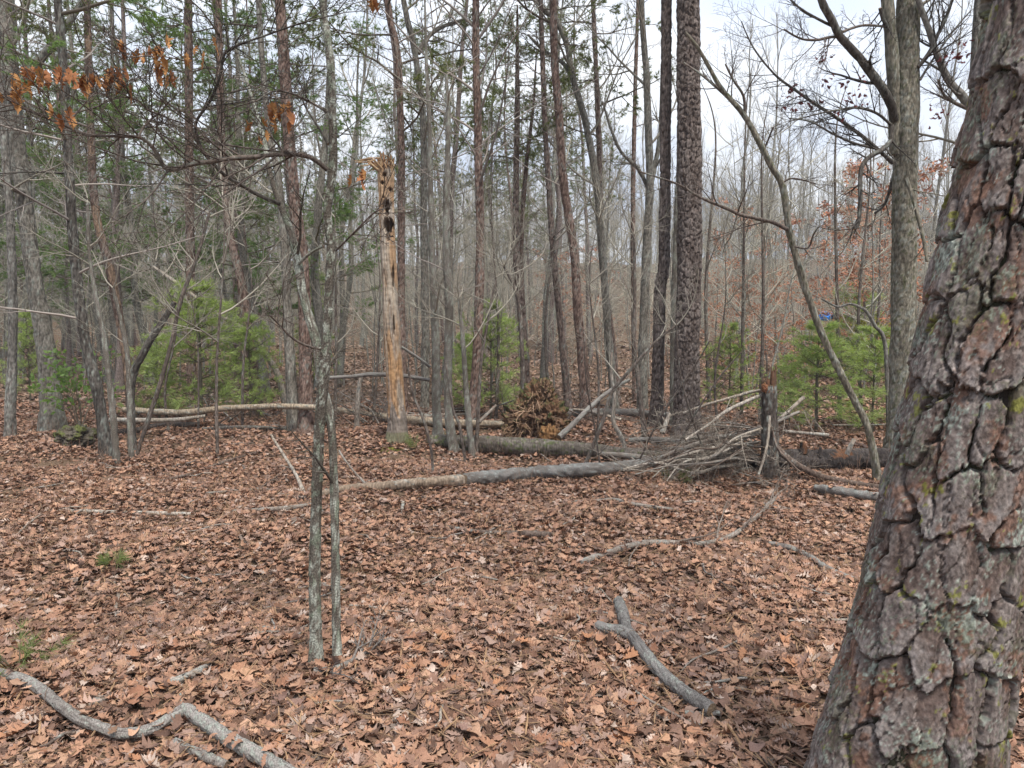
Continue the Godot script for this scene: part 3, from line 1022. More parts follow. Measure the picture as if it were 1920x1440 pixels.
func root_ball() -> void:
	var base := G(1003, 815)
	var o := thing("root_ball", "upturned root ball of orange soil and roots of a fallen tree", "root ball", base)
	var s := per_px(base)
	var tones := [Color(0.36, 0.215, 0.13), Color(0.27, 0.155, 0.095), Color(0.42, 0.27, 0.17), Color(0.22, 0.14, 0.10)]
	for k in [[0, 30, 50, 34, 0.26], [8, 62, 30, 34, 0.22], [-26, 26, 28, 28, 0.22], [30, 34, 26, 32, 0.22], [18, 84, 13, 20, 0.13], [-10, 58, 22, 22, 0.2], [44, 14, 22, 16, 0.2], [-44, 10, 16, 13, 0.2]]:
		var e := part("soil", lump(k[2] * s, k[3] * s, k[4], 0.38, 2.0, tones[rng.randi() % 4], tones[rng.randi() % 4], Color(0.13, 0.15, 0.06), 0.0, 50, 70).mesh(M.bark), o)
		e.position = Vector3(k[0] * s, k[1] * s, rng.randf_range(-0.05, 0.05))
	for k in 90:
		var u := rng.randf_range(-1, 1)
		var h := rng.randf() * (1.0 - absf(u) * 0.75)
		var f := Vector3(u * 46 * s, h * 92 * s, 0.16 + rng.randf() * 0.10)
		var out := (Vector3(u * 0.8, -0.35, 0.35) + rv() * 0.8).normalized()
		var rb := MB.new()
		grow(rb, f, out, rng.randf_range(0.07, 0.26), rng.randf_range(0.003, 0.008), 0, {"lv": 1, "nc": [4], "lr": 0.5, "ang": 0.8, "wig": 0.45, "up": -0.12, "t0": 0.2, "col": Color(0.24, 0.15, 0.095).lerp(Color(0.37, 0.26, 0.18), rng.randf()), "seg": 0.05}, [])
		part("root", rb.mesh(M.twig), o)
	var clod := lump(0.12, 0.13, 0.10, 0.35, 2.0, Color(0.46, 0.26, 0.12), Color(0.36, 0.19, 0.09), Color(0.3, 0.2, 0.1), 0.0, 24, 32)
	var c := part("clay_clod", clod.mesh(M.bark), o)
	c.position = Vector3(24 * s, 6 * s, 0.30)

func stumps() -> void:
	var base := G(146, 838)
	var o := thing("mossy_stump", "low mossy rotten stump lying among leaves by the shaggy oak", "stump", base)
	var s := per_px(base)
	var body := part("body", lump(33 * s, 23 * s, 0.2, 0.26, 1.4, Color(0.14, 0.115, 0.09), Color(0.22, 0.19, 0.15), Color(0.17, 0.19, 0.07), 0.25).mesh(M.bark), o)
	body.position = Vector3(0, 18 * s, 0)
	for k in [[-24, 22, -14, 36, 9], [8, 24, 12, 52, 7], [24, 10, 40, 16, 10], [-30, 8, -42, 2, 8]]:
		var rb := MB.new()
		bark(rb, PackedVector3Array([Vector3(k[0] * 0.5, k[1] * 0.8, 0) * s, Vector3(k[0], k[1], 6) * s, Vector3(k[2], k[3], 10) * s]), PackedFloat32Array([k[4] * s, k[4] * 0.7 * s, k[4] * 0.25 * s]), 12, 0.02, S.moss)
		part("root", rb.mesh(M.bark), o)
	# the snapped stump that carries the brush
	base = G(1444, 893)
	var d := -base.z
	o = thing("broken_stump", "snapped upright stump with a rusty jagged top in the brush pile", "stump", base)
	var p := PackedVector3Array()
	var r := PackedFloat32Array()
	for k in [[1446, 900, 38], [1444, 880, 33], [1443, 820, 29], [1442, 760, 29], [1441, 722, 27]]:
		var at := P(k[0], k[1], d)
		p.append(at - base)
		r.append(k[2] * 0.5 * per_px(at))
	var mb := MB.new()
	bark(mb, p, r, 28, 0.03, style(Color(0.14, 0.115, 0.10), Color(0.22, 0.19, 0.165), Color(0.08, 0.065, 0.055), Color(0.40, 0.42, 0.38), 0.18, 1, 0.010, 16.0))
	part("trunk", mb.mesh(M.bark), o)
	for k in 26:
		var a := rng.randf() * TAU
		var f := P(1441, 724, d) - base + Vector3(cos(a), 0, sin(a)) * 0.06
		var tall := rng.randf_range(0.03, 0.10) + (0.12 if cos(a) > 0.1 else 0.0)
		var sb := MB.new()
		twig(sb, PackedVector3Array([f - Vector3(0, 0.06, 0), f + Vector3(0, tall * 0.5, 0), f + Vector3(rng.randf_range(-0.01, 0.01), tall, 0)]), PackedFloat32Array([0.022, 0.015, 0.003]), 4, Color(0.25, 0.11, 0.055).lerp(Color(0.17, 0.12, 0.09), rng.randf()))
		part("splinter", sb.mesh(M.wood), o)
	var rot := part("rotten_patch", lump(0.028, 0.045, 0.02, 0.4, 2.0, Color(0.33, 0.15, 0.085), Color(0.24, 0.11, 0.06), Color(0.3, 0.2, 0.1), 0.0, 20, 28).mesh(M.wood), o)
	rot.position = P(1434, 727, d - 0.06) - base

# ---------------------------------------------------------------- young white pines
func young_pine(seed_: int, high: float, wide: float, tone: Color) -> MB:
	rng.seed = seed_
	var mb := MB.new()
	twig(mb, PackedVector3Array([Vector3(0, -0.05, 0), Vector3(0.02, high * 0.5, 0), Vector3(0, high, 0)]), PackedFloat32Array([0.028, 0.018, 0.004]), 6, Color(0.16, 0.14, 0.11))
	var y := 0.12 * high
	while y < high * 0.97:
		var t := y / high
		for k in 6:
			var a := TAU * (k + rng.randf() * 0.7) / 6.0
			var dir := Vector3(cos(a), rng.randf_range(-0.05, 0.3) + 0.5 * t, sin(a)).normalized()
			var reach := wide * pow(1.04 - t, 0.6) * rng.randf_range(0.42, 1.2) * (0.6 + 0.4 * smoothstep(0.0, 0.3, t))
			var tips := []
			grow(mb, Vector3(0, y, 0), dir, reach, 0.009, 0, {"lv": 1, "nc": [6], "lr": 0.42, "ang": 0.75, "wig": 0.10, "up": 0.03, "t0": 0.2, "col": Color(0.17, 0.15, 0.11), "flat": 0.4, "rmin": 0.0015, "seg": 0.12}, tips)
			for tip in tips:
				if tip[2] > 0.3 and rng.randf() < 0.8:
					tuft(mb, tip[0], tip[1], 0.135, 15, 0.0034, tone.lerp(tone * 1.5, rng.randf()), 0.75)
		y += high * rng.randf_range(0.055, 0.125)
	return mb

func young_pines() -> void:
	var tone := Color(0.30, 0.36, 0.155)
	var proto: Array[ArrayMesh] = []
	for k in 4:
		proto.append(young_pine(500 + k, 2.4, 1.05, tone).mesh(M.needle))
	# where it stands, its width in pixels and its height
	for k in [[378, 800, 11.2, 270, 262, "broad soft young white pine between the trunks beside the snag"], [920, 800, 12.0, 190, 225, "young white pine just behind the upturned root ball"], [470, 790, 11.8, 170, 200, "slighter young white pine shouldering the broad one"],
			[1530, 815, 10.0, 250, 205, "bright young white pine above the charred log"], [1635, 815, 10.6, 190, 200, "young white pine against the foot of the twin oak"], [1365, 800, 12.0, 150, 170, "young white pine beside the scaly straight pine"], [1480, 805, 11.0, 120, 140, "low young white pine behind the snapped stump"],
			 [60, 800, 14.5, 120, 170, "young white pine at the foot of the shaggy oak"], [1600, 700, 19.0, 170, 190, "dark young pine up the slope under the blue tarp"], [590, 770, 16.5, 110, 260, "tall thin young white pine behind the reddish pine"], [300, 795, 11.6, 170, 165, "low young white pine behind the leaning brown sapling"], [1700, 815, 11.0, 150, 190, "young white pine partly hidden by the twin oak"], [870, 795, 13.0, 110, 150, "small young white pine behind the bleached broken trunk"]]:
		var base := P(k[0], k[1], k[2])
		base.y = hgt(base.x, base.z)
		var s := per_px(base)
		var o := thing("white_pine_sapling", k[5], "sapling", base)
		var c := part("foliage", proto[rng.randi() % 4], o)
		c.transform = Transform3D(Basis(Vector3.UP, rng.randf() * TAU).scaled(Vector3(k[3] * s / 2.1, k[4] * s / 2.4, k[3] * s / 2.1)), Vector3.ZERO)
	# little seedlings low in the leaves
	for k in [[35, 1262, 190, 95, "feathery pine seedling at the near edge of the clearing"], [212, 1062, 42, 26, "tiny green pine seedling alone in the leaves"], [828, 838, 60, 40, "small pine seedling by the foot of the snag"], [1270, 905, 60, 36, "grassy pine seedling at the tip of the lichened pole"], [780, 842, 50, 34, "dull green seedling on the moss beside the snag"]]:
		var base := G(k[0], k[1])
		var s := per_px(base)
		rng.seed = int(k[0]) + 7
		var mb := MB.new()
		for j in 9:
			var a := rng.randf() * TAU
			var dir := Vector3(cos(a), rng.randf_range(0.3, 1.0), sin(a)).normalized()
			var tip := Vector3(dir.x * k[2] * 0.42 * s, dir.y * k[3] * s, dir.z * k[2] * 0.42 * s)
			twig(mb, PackedVector3Array([Vector3(0, -0.01, 0), tip * 0.5 + Vector3(0, 0.01, 0), tip]), PackedFloat32Array([0.003, 0.002, 0.0012]), 4, Color(0.2, 0.17, 0.11))
			for q in 3:
				tuft(mb, tip * (0.5 + 0.25 * q), dir, 0.085, 20, 0.0014, tone * 0.75, 0.9)
		single("pine_seedling", mb.mesh(M.needle), base, k[4], "seedling")

# ---------------------------------------------------------------- trees beyond the clearing
func far_tree(kind: String, k: int) -> Dictionary:
	rng.seed = hash(kind) % 10000 + k * 17
	var high: float = {"hardwood": 15.0, "sapling": 5.6, "pine": 16.0, "white": 11.0, "rust": 5.0}[kind] * rng.randf_range(0.85, 1.15)
	var r0: float = {"hardwood": 0.115, "sapling": 0.026, "pine": 0.105, "white": 0.11, "rust": 0.04}[kind]
	var p := PackedVector3Array()
	var r := PackedFloat32Array()
	var at := Vector3(0, -0.3, 0)
	var n := 9
	var drift := Vector3(rng.randf_range(-1, 1), 0, rng.randf_range(-1, 1)) * (0.08 if kind in ["hardwood", "pine", "white"] else 0.16)
	for j in n + 1:
		var t := float(j) / n
		p.append(at)
		r.append(maxf(r0 * (1.0 - 0.85 * pow(t, 0.9)) * (1.25 if j == 0 else 1.0), 0.004))
		at += Vector3(0, (high + 0.3) / n, 0) + drift * high / n + Vector3(rng.randf_range(-1, 1), 0, rng.randf_range(-1, 1)) * high * 0.012
	var mb := MB.new()
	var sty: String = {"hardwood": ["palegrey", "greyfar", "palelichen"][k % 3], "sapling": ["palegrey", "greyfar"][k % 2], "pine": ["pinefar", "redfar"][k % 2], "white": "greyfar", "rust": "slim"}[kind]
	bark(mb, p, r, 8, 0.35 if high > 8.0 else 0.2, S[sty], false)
	var sp := spline(p, r, 0.2)
	var q: PackedVector3Array = sp[0]
	var crown := MB.new()
	var yaw := 0.0
	if kind == "hardwood":
		for j in 17:
			var t := 0.30 + 0.68 * j / 17.0
			yaw += 2.4 + rng.randf_range(-0.6, 0.6)
			crown.put(lib[pick("limb")], Transform3D(outward(yaw, rng.randf_range(0.1, 0.6), lerpf(1.5, 0.75, t) * rng.randf_range(0.7, 1.2)), q[int(t * (q.size() - 1))]))
		for j in 5:
			yaw += 2.0
			crown.put(lib[pick("dead")], Transform3D(outward(yaw, 0.2, rng.randf_range(0.5, 0.9)), q[int(rng.randf_range(0.12, 0.4) * (q.size() - 1))]))
	elif kind == "pine":
		for j in 32:
			var t := 0.38 + 0.62 * j / 32.0
			yaw += 2.4 + rng.randf_range(-0.6, 0.6)
			crown.put(lib[pick("scrub")], Transform3D(outward(yaw, rng.randf_range(-0.1, 0.45) + 0.5 * maxf(t - 0.8, 0), lerpf(1.25, 0.55, t) * rng.randf_range(0.6, 1.25)), q[int(t * (q.size() - 1))]))
		for j in 10:
			yaw += 2.2
			crown.put(lib[pick("dead")], Transform3D(outward(yaw, rng.randf_range(-0.1, 0.5), rng.randf_range(0.5, 1.1)), q[int(rng.randf_range(0.14, 0.5) * (q.size() - 1))]))
	elif kind == "white":
		for j in 26:
			var t := 0.22 + 0.76 * j / 26.0
			yaw += 2.4 + rng.randf_range(-0.6, 0.6)
			crown.put(lib[pick("soft")], Transform3D(outward(yaw, rng.randf_range(-0.1, 0.2), lerpf(1.2, 0.35, t) * rng.randf_range(0.7, 1.2)), q[int(t * (q.size() - 1))]))
	else:
		var tips := []
		for j in 13:
			var t := 0.25 + 0.73 * j / 13.0
			yaw += 2.4
			var d := Vector3(cos(yaw), 0.55 if kind == "sapling" else 0.15, sin(yaw)).normalized()
			grow(crown, q[int(t * (q.size() - 1))], d, high * lerpf(0.34, 0.16, t) * rng.randf_range(0.7, 1.2), 0.011, 0, {"lv": 2, "nc": [7, 4], "lr": 0.45, "ang": 0.7, "wig": 0.15, "up": 0.05, "t0": 0.2, "col": Color(0.34, 0.325, 0.265), "rmin": 0.0022, "seg": 0.2, "flat": 0.6}, tips)
		if kind == "rust":
			for t in tips:
				if rng.randf() < 0.42:
					for j in 3:
						var e: Vector3 = (t[1] + rv() * 0.8 + Vector3(0, -0.3, 0)).normalized()
						var s: Vector3 = e.cross(rv()).normalized() * 0.018
						var a: Vector3 = t[0] + rv() * 0.05
						var c := Color(0.42, 0.21, 0.115).lerp(Color(0.32, 0.125, 0.08), rng.randf())
						crown.tri(a, a + e * 0.045 + s, a + e * 0.09, c)
						crown.tri(a, a + e * 0.09, a + e * 0.045 - s, c)
	return {"trunk": mb.mesh(M.bark), "crown": crown.mesh(M.needle if kind in ["pine", "white"] else M.twig)}

# where a tree shows among the ones that stand near
func gap(at: Vector3) -> String:
	var px := 960.0 + F * at.x / -at.z
	for g in [[92, "past the shaggy oak"], [357, "between the shaggy oak and the slender pine"], [570, "between the slender and the smooth reddish pine"], [735, "between the smooth reddish pine and the snag"], [895, "between the snag and the upswept pine"], [1065, "between the upswept and the leaning pine"],
			[1290, "between the leaning and the thick scaly pine"], [1443, "between the scaly pine and the snapped stump"], [1690, "between the snapped stump and the twin oak"]]:
		if px < g[0]: return g[1]
	return "past the twin oak"

func reach(at: Vector3, near: float, far: float, names: Array) -> String:
	return names[clampi(int((-at.z - near) / (far - near) * names.size()), 0, names.size() - 1)]

func plant(proto: Dictionary, called: String, label: String, group: String, at: Vector3, size: float, crown_name := "crown") -> void:
	var o := Node3D.new()
	o.name = numbered(called)
	add_child(o)
	part("trunk", proto.trunk, o)
	part(crown_name, proto.crown, o)
	o.transform = Transform3D(Basis(Vector3.UP, rng.randf() * TAU).scaled(Vector3(size, size * rng.randf_range(0.92, 1.1), size)), at)
	tag(o, label, "tree" if not called.contains("sapling") else "sapling", group)

func screens_tarp(x: float, d: float) -> bool:   # the gap through which the tarp shows
	return d < 60.0 and absf(960.0 + F * x / d - 1553.0) < 40.0

func woodland() -> void:
	var hw := []
	var sa := []
	var pi := []
	var wh := []
	var ru := []
	for k in 5: hw.append(far_tree("hardwood", k))
	for k in 6: sa.append(far_tree("sapling", k))
	for k in 3: pi.append(far_tree("pine", k))
	for k in 3: wh.append(far_tree("white", k))
	for k in 3: ru.append(far_tree("rust", k))
	rng.seed = 77
	var taken := PackedVector2Array()
	for k in 240:                        # leafless hardwoods from the back of the clearing up the slope
		var d := lerpf(17.0, 105.0, pow(rng.randf(), 0.9))
		var x := rng.randf_range(-0.80, 0.80) * d
		if x / d > 0.22 and x / d < 0.53 and d < 30.0: continue
		var ok := true
		for q in taken:
			if q.distance_to(Vector2(x, d)) < 1.1: ok = false
		if not ok or screens_tarp(x, d): continue
		taken.append(Vector2(x, d))
		var at := Vector3(x, hgt(x, -d), -d)
		var w := rng.randi() % 5
		plant(hw[w], "leafless_tree", "%s leafless tree %s %s" % [["grey", "brownish", "pale lichened"][w % 3], reach(at, 19, 100, ["low on the slope", "partway up", "far up the slope", "high on the slope"]), gap(at)], "leafless hardwoods on the far slope", at, rng.randf_range(0.5, 0.95))
	for k in 125:                        # thin understorey
		var d := lerpf(12.5, 46.0, pow(rng.randf(), 0.8))
		var x := rng.randf_range(-0.80, 0.80) * d
		var at := Vector3(x, hgt(x, -d), -d)
		var w := rng.randi() % 6
		if screens_tarp(x, d): continue
		var z := rng.randf_range(0.6, 1.15)
		plant(sa[w], "leafless_sapling", "%s %s sapling %s %s" % ["tall" if z > 0.88 else "low", ["bare grey", "bare brown"][w % 2], reach(at, 12, 46, ["just beyond the logs", "further in", "deep in"]), gap(at)], "thin saplings behind the clearing", at, z)
	for k in 50:                         # pines, thick on one side, thinner towards the middle
		var d := lerpf(15.0, 46.0, rng.randf())
		var a := rng.randf_range(-0.80, 0.20)
		if rng.randf() < 0.05: continue
		var x := a * d
		var at := Vector3(x, hgt(x, -d), -d)
		var w := rng.randi() % 3
		plant(pi[w], "scrub_pine", "%s thin pine with ragged crown %s %s" % [["greyish", "reddish"][w % 2], reach(at, 15, 46, ["close in", "further in", "deep in"]), gap(at)], "thin pines behind the clearing", at, rng.randf_range(0.7, 1.05))
	for k in 22:
		var d := lerpf(14.0, 34.0, rng.randf())
		var x := rng.randf_range(-0.82, -0.22) * d
		var at := Vector3(x, hgt(x, -d), -d)
		var z := rng.randf_range(0.7, 1.1)
		plant(wh[rng.randi() % 3], "white_pine", "%s white pine with flat sprays %s %s" % ["taller" if z > 0.9 else "smaller", reach(at, 13, 34, ["close in", "further in", "deep in"]), gap(at)], "white pines in the dense side of the wood", at, z)
	for k in [[1410, 22.0, 1.0], [1455, 26.0, 1.1], [1535, 20.0, 1.15], [1590, 24.0, 1.25], [1620, 18.0, 1.15], [1650, 28.0, 1.2], [1360, 30.0, 0.9], [1500, 36.0, 1.2], [1050, 30.0, 1.0], [1110, 34.0, 1.0], [1575, 15.5, 1.1], [1390, 17.0, 0.55], [1440, 19.0, 0.6], [1500, 16.0, 0.55], [1610, 21.0, 0.7], [1650, 17.0, 0.6], [1345, 20.0, 0.6]]:
		var at := P(k[0], 640, k[1])
		if screens_tarp(at.x, -at.z): at.x += 0.05 * k[1]
		plant(ru[rng.randi() % 3], "oak_sapling", "oak sapling holding rusty leaves %s %s" % [reach(at, 15, 36, ["nearer", "midway", "further in", "deep in"]), gap(at)], "rusty leaved oak saplings on the slope", Vector3(at.x, hgt(at.x, at.z), at.z), k[2])
	# the far woodland that reads as one grey mass along the top of the slope
	for v in 3:
		for pn in ["trunk", "crown"]:
			var mm := MultiMesh.new()
			mm.transform_format = MultiMesh.TRANSFORM_3D
			mm.mesh = hw[v * 2][pn]
			mm.instance_count = 230
			rng.seed = 900 + v
			for j in 230:
				var d := lerpf(62.0, 165.0, rng.randf())
				var x := rng.randf_range(-0.85, 0.85) * d
				mm.set_instance_transform(j, Transform3D(Basis(Vector3.UP, rng.randf() * TAU).scaled(Vector3.ONE * rng.randf_range(0.6, 1.0)), Vector3(x, hgt(x, -d), -d)))
			if pn == "trunk":
				var o := MultiMeshInstance3D.new()
				o.name = numbered("woodland")
				o.multimesh = mm
				add_child(o)
				tag(o, "far leafless woodland along the top of the slope", "woodland", "far woodland", "stuff")
			else:
				scatter("crown", mm, get_node(NodePath("woodland" if v == 0 else "woodland_%03d" % v)))

	# the tangle of whips and twigs between the trunks
	for v in 4:
		for pn in ["crown", "trunk"]:
			var mm := MultiMesh.new()
			mm.transform_format = MultiMesh.TRANSFORM_3D
			mm.mesh = sa[v][pn]
			mm.instance_count = 220
			rng.seed = 950 + v
			for j in 220:
				var d := lerpf(14.5, 78.0, pow(rng.randf(), 0.9))
				var x := rng.randf_range(-0.84, 0.84) * d
				if screens_tarp(x, d): x += 0.07 * d
				mm.set_instance_transform(j, Transform3D(Basis(Vector3.UP, rng.randf() * TAU).scaled(Vector3.ONE * rng.randf_range(0.35, 1.0)), Vector3(x, hgt(x, -d), -d)))
			if pn == "crown":
				var o := MultiMeshInstance3D.new()
				o.name = numbered("undergrowth")
				o.multimesh = mm
				add_child(o)
				tag(o, "grey tangle of bare whips and twigs filling the wood behind the clearing", "undergrowth", "bare tangle between the trunks", "stuff")
			else:
				scatter("stems", mm, get_node(NodePath("undergrowth" if v == 0 else "undergrowth_%03d" % v)))

func named_trees() -> void:
	var t: Dictionary
	rng.seed = 11
	t = tree("oak_tree", "tree", "shaggy brown oak standing beside the mossy stump", [97, 812, 50, 95, 763, 40, 85, 647, 37, 63, 513, 31, 40, 333, 32, 25, 215, 36, 14, 100, 35, 8, 0, 35], 0.0, "oak", {"sides": 28, "boughs": [["limb", 4, 4.2, 7.0, 0.9]]})
	limb(t, "limb", [45, 360, 11, 0, 345, 9, -80, 300, 5], t.d, t.d - 0.6, "oak", 6)
	limb(t, "limb", [22, 180, 22, 70, 120, 15, 130, 40, 12, 170, -20, 9], t.d, t.d + 0.4, "oak", 5)
	t = tree("dark_pine", "tree", "dark pine with grey lichen spots next to the mossy stump", [200, 860, 25, 190, 780, 22, 180, 720, 22, 160, 640, 20, 140, 480, 20, 128, 300, 18, 120, 133, 17, 108, 0, 16], 0.0, "dark", {"sides": 24, "boughs": [["soft", 9, 3.4, 8.0, 0.8], ["dead", 9, 1.6, 5.0, 0.9]]})
	limb(t, "dead_limb", [127, 325, 5, 60, 322, 4, 0, 325, 3], t.d, t.d - 0.5, "dark", 5)
	t = tree("lichened_sapling", "sapling", "slim grey sapling leaning against the dark lichened pine", [219, 872, 14, 212, 780, 13, 202, 690, 12, 192, 620, 10, 180, 560, 9, 168, 480, 8, 164, 380, 6], 0.0, "lichen", {"boughs": [["limb", 5, 1.5, 3.4, 0.35]]})
	t = tree("peeled_pine", "tree", "thin reddish pine with bark peeled off in orange streaks", [246, 800, 15, 240, 700, 17, 228, 620, 17, 205, 500, 18, 180, 400, 16, 170, 250, 15, 163, 0, 14], 10.4, "peeled", {"sides": 20, "boughs": [["dead", 10, 2.0, 6.5, 0.8], ["scrub", 8, 4.6, 9.5, 0.8]]})
	t = tree("lichened_sapling", "sapling", "straight pale lichened stem at the near edge of the thicket", [247, 866, 11, 244, 800, 10, 242, 720, 10, 238, 660, 9, 226, 600, 8, 212, 540, 6], 0.0, "lichen", {"boughs": [["limb", 4, 1.2, 2.8, 0.35]]})
	t = tree("leaning_sapling", "sapling", "thin brown sapling leaning across the broad white pine", [257, 860, 8, 280, 780, 9, 300, 720, 9, 322, 640, 8, 340, 560, 8, 370, 480, 7, 392, 400, 5], 0.0, "slim", {"boughs": [["limb", 6, 1.6, 3.4, 0.4]]})
	t = tree("dead_sapling", "dead tree", "black broken stem leaning before the broad white pine", [247, 800, 15, 246, 720, 16, 270, 660, 15, 300, 610, 13, 328, 566, 9], 9.2, "dark", {"ext": 0.0})
	t = tree("pine_tree", "tree", "straight slender pine rising behind the broad white pine", [362, 800, 19, 358, 640, 18, 357, 500, 17, 355, 300, 16, 353, 0, 15], 13.2, "red", {"boughs": [["soft", 14, 4.5, 9.5, 0.9], ["dead", 8, 2.5, 5.0, 0.8]]})
	t = tree("pine_tree", "tree", "tilted reddish pine between the slender pine and the grey oak", [485, 790, 19, 468, 640, 18, 450, 520, 17, 430, 430, 15, 415, 250, 14, 410, 0, 12], 12.6, "red", {"boughs": [["scrub", 9, 4.6, 9.0, 0.8], ["dead", 10, 2.5, 5.5, 0.8]]})
	t = tree("grey_tree", "tree", "grey lichened hardwood hard against the reddish pine", [552, 811, 23, 546, 720, 20, 540, 600, 17, 532, 440, 15, 520, 320, 13, 505, 250, 12, 492, 120, 11, 485, 0, 10], 0.0, "oak", {"sides": 20, "boughs": [["limb", 5, 3.2, 8.0, 0.8]]})
	t = tree("red_pine", "tree", "tall smooth reddish pine with a clear straight trunk", [573, 814, 31, 573, 780, 26, 572, 640, 24, 568, 500, 23, 555, 400, 23, 545, 300, 22, 535, 150, 22, 525, 0, 20], 0.0, "red", {"sides": 28, "boughs": [["dead", 6, 3.0, 6.0, 0.7], ["scrub", 8, 6.2, 10.0, 1.0]]})
	t = tree("oak_tree", "tree", "grey tree at the very edge beyond the shaggy oak", [18, 822, 22, 22, 700, 20, 24, 560, 18, 18, 400, 16, 4, 200, 15, -10, 0, 14], 0.0, "grey", {"boughs": [["limb", 5, 3.0, 7.0, 0.8]]})
	t = tree("pine_tree", "tree", "slim pine rising directly behind the dead snag", [757, 790, 17, 753, 640, 15, 752, 480, 14, 753, 300, 13, 748, 150, 13, 743, 83, 12, 727, 10, 12], 12.2, "red", {"boughs": [["scrub", 13, 4.3, 9.5, 0.95], ["dead", 8, 3.0, 6.0, 0.8]]})
	t = tree("grey_tree", "tree", "thin forked grey hardwood just beyond the snag", [797, 790, 15, 798, 640, 14, 795, 420, 13, 794, 240, 12, 783, 133, 11, 773, 73, 11, 757, 0, 10], 12.8, "oak", {"boughs": [["limb", 6, 3.4, 8.0, 0.7]]})
	limb(t, "limb", [784, 100, 9, 800, 72, 8, 830, 50, 7, 870, 36, 4], t.d, t.d + 0.3, "oak", 5)
	t = tree("dead_tree", "dead tree", "lichen crusted trunk with a thin bleached broken tip", [851, 852, 18, 842, 780, 15, 840, 680, 15, 842, 580, 15, 838, 480, 14, 837, 367, 13, 839, 300, 11, 840, 217, 9, 837, 140, 5], 0.0, "lichen", {"ext": 0.0, "sides": 22, "boughs": [["dead", 12, 1.2, 5.2, 0.5]]})
	t = tree("lichened_tree", "tree", "lichen crusted trunk paired with the bleached broken one", [822, 822, 18, 818, 760, 16, 817, 647, 15, 813, 547, 14, 808, 400, 11, 806, 260, 9, 800, 130, 6], 0.0, "lichen", {"ext": 1.0, "sides": 22, "boughs": [["limb", 8, 1.6, 6.0, 0.45]]})
	t = tree("pine_tree", "tree", "reddish pine with many bare upswept limbs in the middle", [886, 800, 20, 893, 680, 17, 899, 547, 17, 900, 400, 15, 897, 300, 15, 895, 200, 14, 892, 100, 14, 892, 17, 13], 11.5, "red", {"sides": 20, "boughs": [["dead", 26, 3.6, 8.5, 1.25, 0.5], ["scrub", 6, 7.0, 9.5, 0.8]]})
	t = tree("lichened_sapling", "sapling", "pale lichened sapling in front of the upswept pine", [885, 858, 13, 878, 780, 11, 873, 713, 10, 868, 640, 8, 860, 560, 5], 0.0, "lichen", {"boughs": [["limb", 5, 1.2, 2.6, 0.35]]})
	t = tree("slim_sapling", "sapling", "dark slim sapling twined beside the pale lichened one", [893, 856, 8, 897, 770, 7, 902, 680, 6, 915, 600, 5, 930, 520, 3], 0.0, "slim", {"boughs": [["limb", 5, 1.2, 2.8, 0.35]]})
	t = tree("dark_pine", "tree", "dark pine with dense green tufts high in the middle", [985, 780, 18, 983, 663, 17, 977, 580, 15, 968, 480, 12, 968, 333, 11, 970, 200, 10, 970, 140, 8], 13.4, "pine", {"ext": 1.2, "boughs": [["dead", 8, 2.4, 4.6, 0.6]]})
	for k in 34:
		var o := part("bough", lib[pick("scrub") + "m"], t.o)
		var y := rng.randf_range(4.3, 7.6)
		o.transform = Transform3D(outward(k * 2.4, rng.randf_range(-0.2, 0.3), rng.randf_range(0.28, 0.55) * (1.0 if y < 6.4 else 0.7)), Vector3((968 - 985) * 13.4 / F, y, 0))
	t = tree("slim_pine", "tree", "very slim pine next to the dense tufted one", [990, 778, 11, 984, 640, 10, 977, 480, 9, 985, 330, 8, 1000, 200, 5], 13.8, "red", {"ext": 1.0, "boughs": [["dead", 8, 2.6, 6.0, 0.5]]})
	t = tree("slim_pine", "tree", "dark slim pine bending slightly behind the root ball", [1066, 780, 13, 1052, 620, 12, 1037, 467, 11, 1030, 367, 10, 1022, 233, 10, 1017, 100, 9, 1014, 0, 8], 13.0, "pine", {"boughs": [["dead", 10, 3.0, 6.5, 0.6], ["scrub", 8, 5.5, 9.5, 0.7]]})
	t = tree("pine_tree", "tree", "stout pine leaning over just beyond the root ball", [1100, 782, 21, 1093, 680, 19, 1083, 580, 17, 1077, 480, 16, 1060, 367, 16, 1053, 300, 15, 1047, 200, 15, 1040, 117, 14, 1037, 10, 13], 12.0, "red", {"sides": 20, "boughs": [["dead", 10, 3.4, 6.5, 0.7], ["scrub", 9, 5.8, 9.8, 0.9]]})
	t = tree("curving_tree", "tree", "grey hardwood whose trunk curves across the leaning pine", [1152, 770, 14, 1140, 620, 14, 1130, 480, 13, 1118, 340, 13, 1100, 240, 12, 1090, 200, 12, 1073, 140, 11, 1063, 83, 11, 1040, 33, 10, 1010, 0, 9], 13.6, "oak", {"boughs": [["limb", 7, 4.0, 8.0, 0.8]]})
	limb(t, "limb", [1075, 150, 9, 1055, 118, 8, 1020, 95, 7, 990, 65, 4], t.d, t.d + 0.4, "oak", 6)
	t = tree("thin_tree", "tree", "thin straight tree between the curving trunk and twin pines", [1157, 775, 13, 1148, 640, 12, 1128, 480, 11, 1123, 267, 10, 1117, 117, 9, 1112, 0, 8], 14.0, "pine", {"boughs": [["scrub", 12, 4.5, 9.5, 0.75], ["limb", 4, 3.0, 6.0, 0.6]]})
	t = tree("thin_tree", "tree", "very thin dark pole beside the forked grey oak", [1190, 770, 9, 1187, 480, 9, 1188, 300, 8, 1193, 100, 7, 1196, 0, 6], 14.6, "red", {"boughs": [["dead", 8, 4.0, 8.0, 0.6]]})
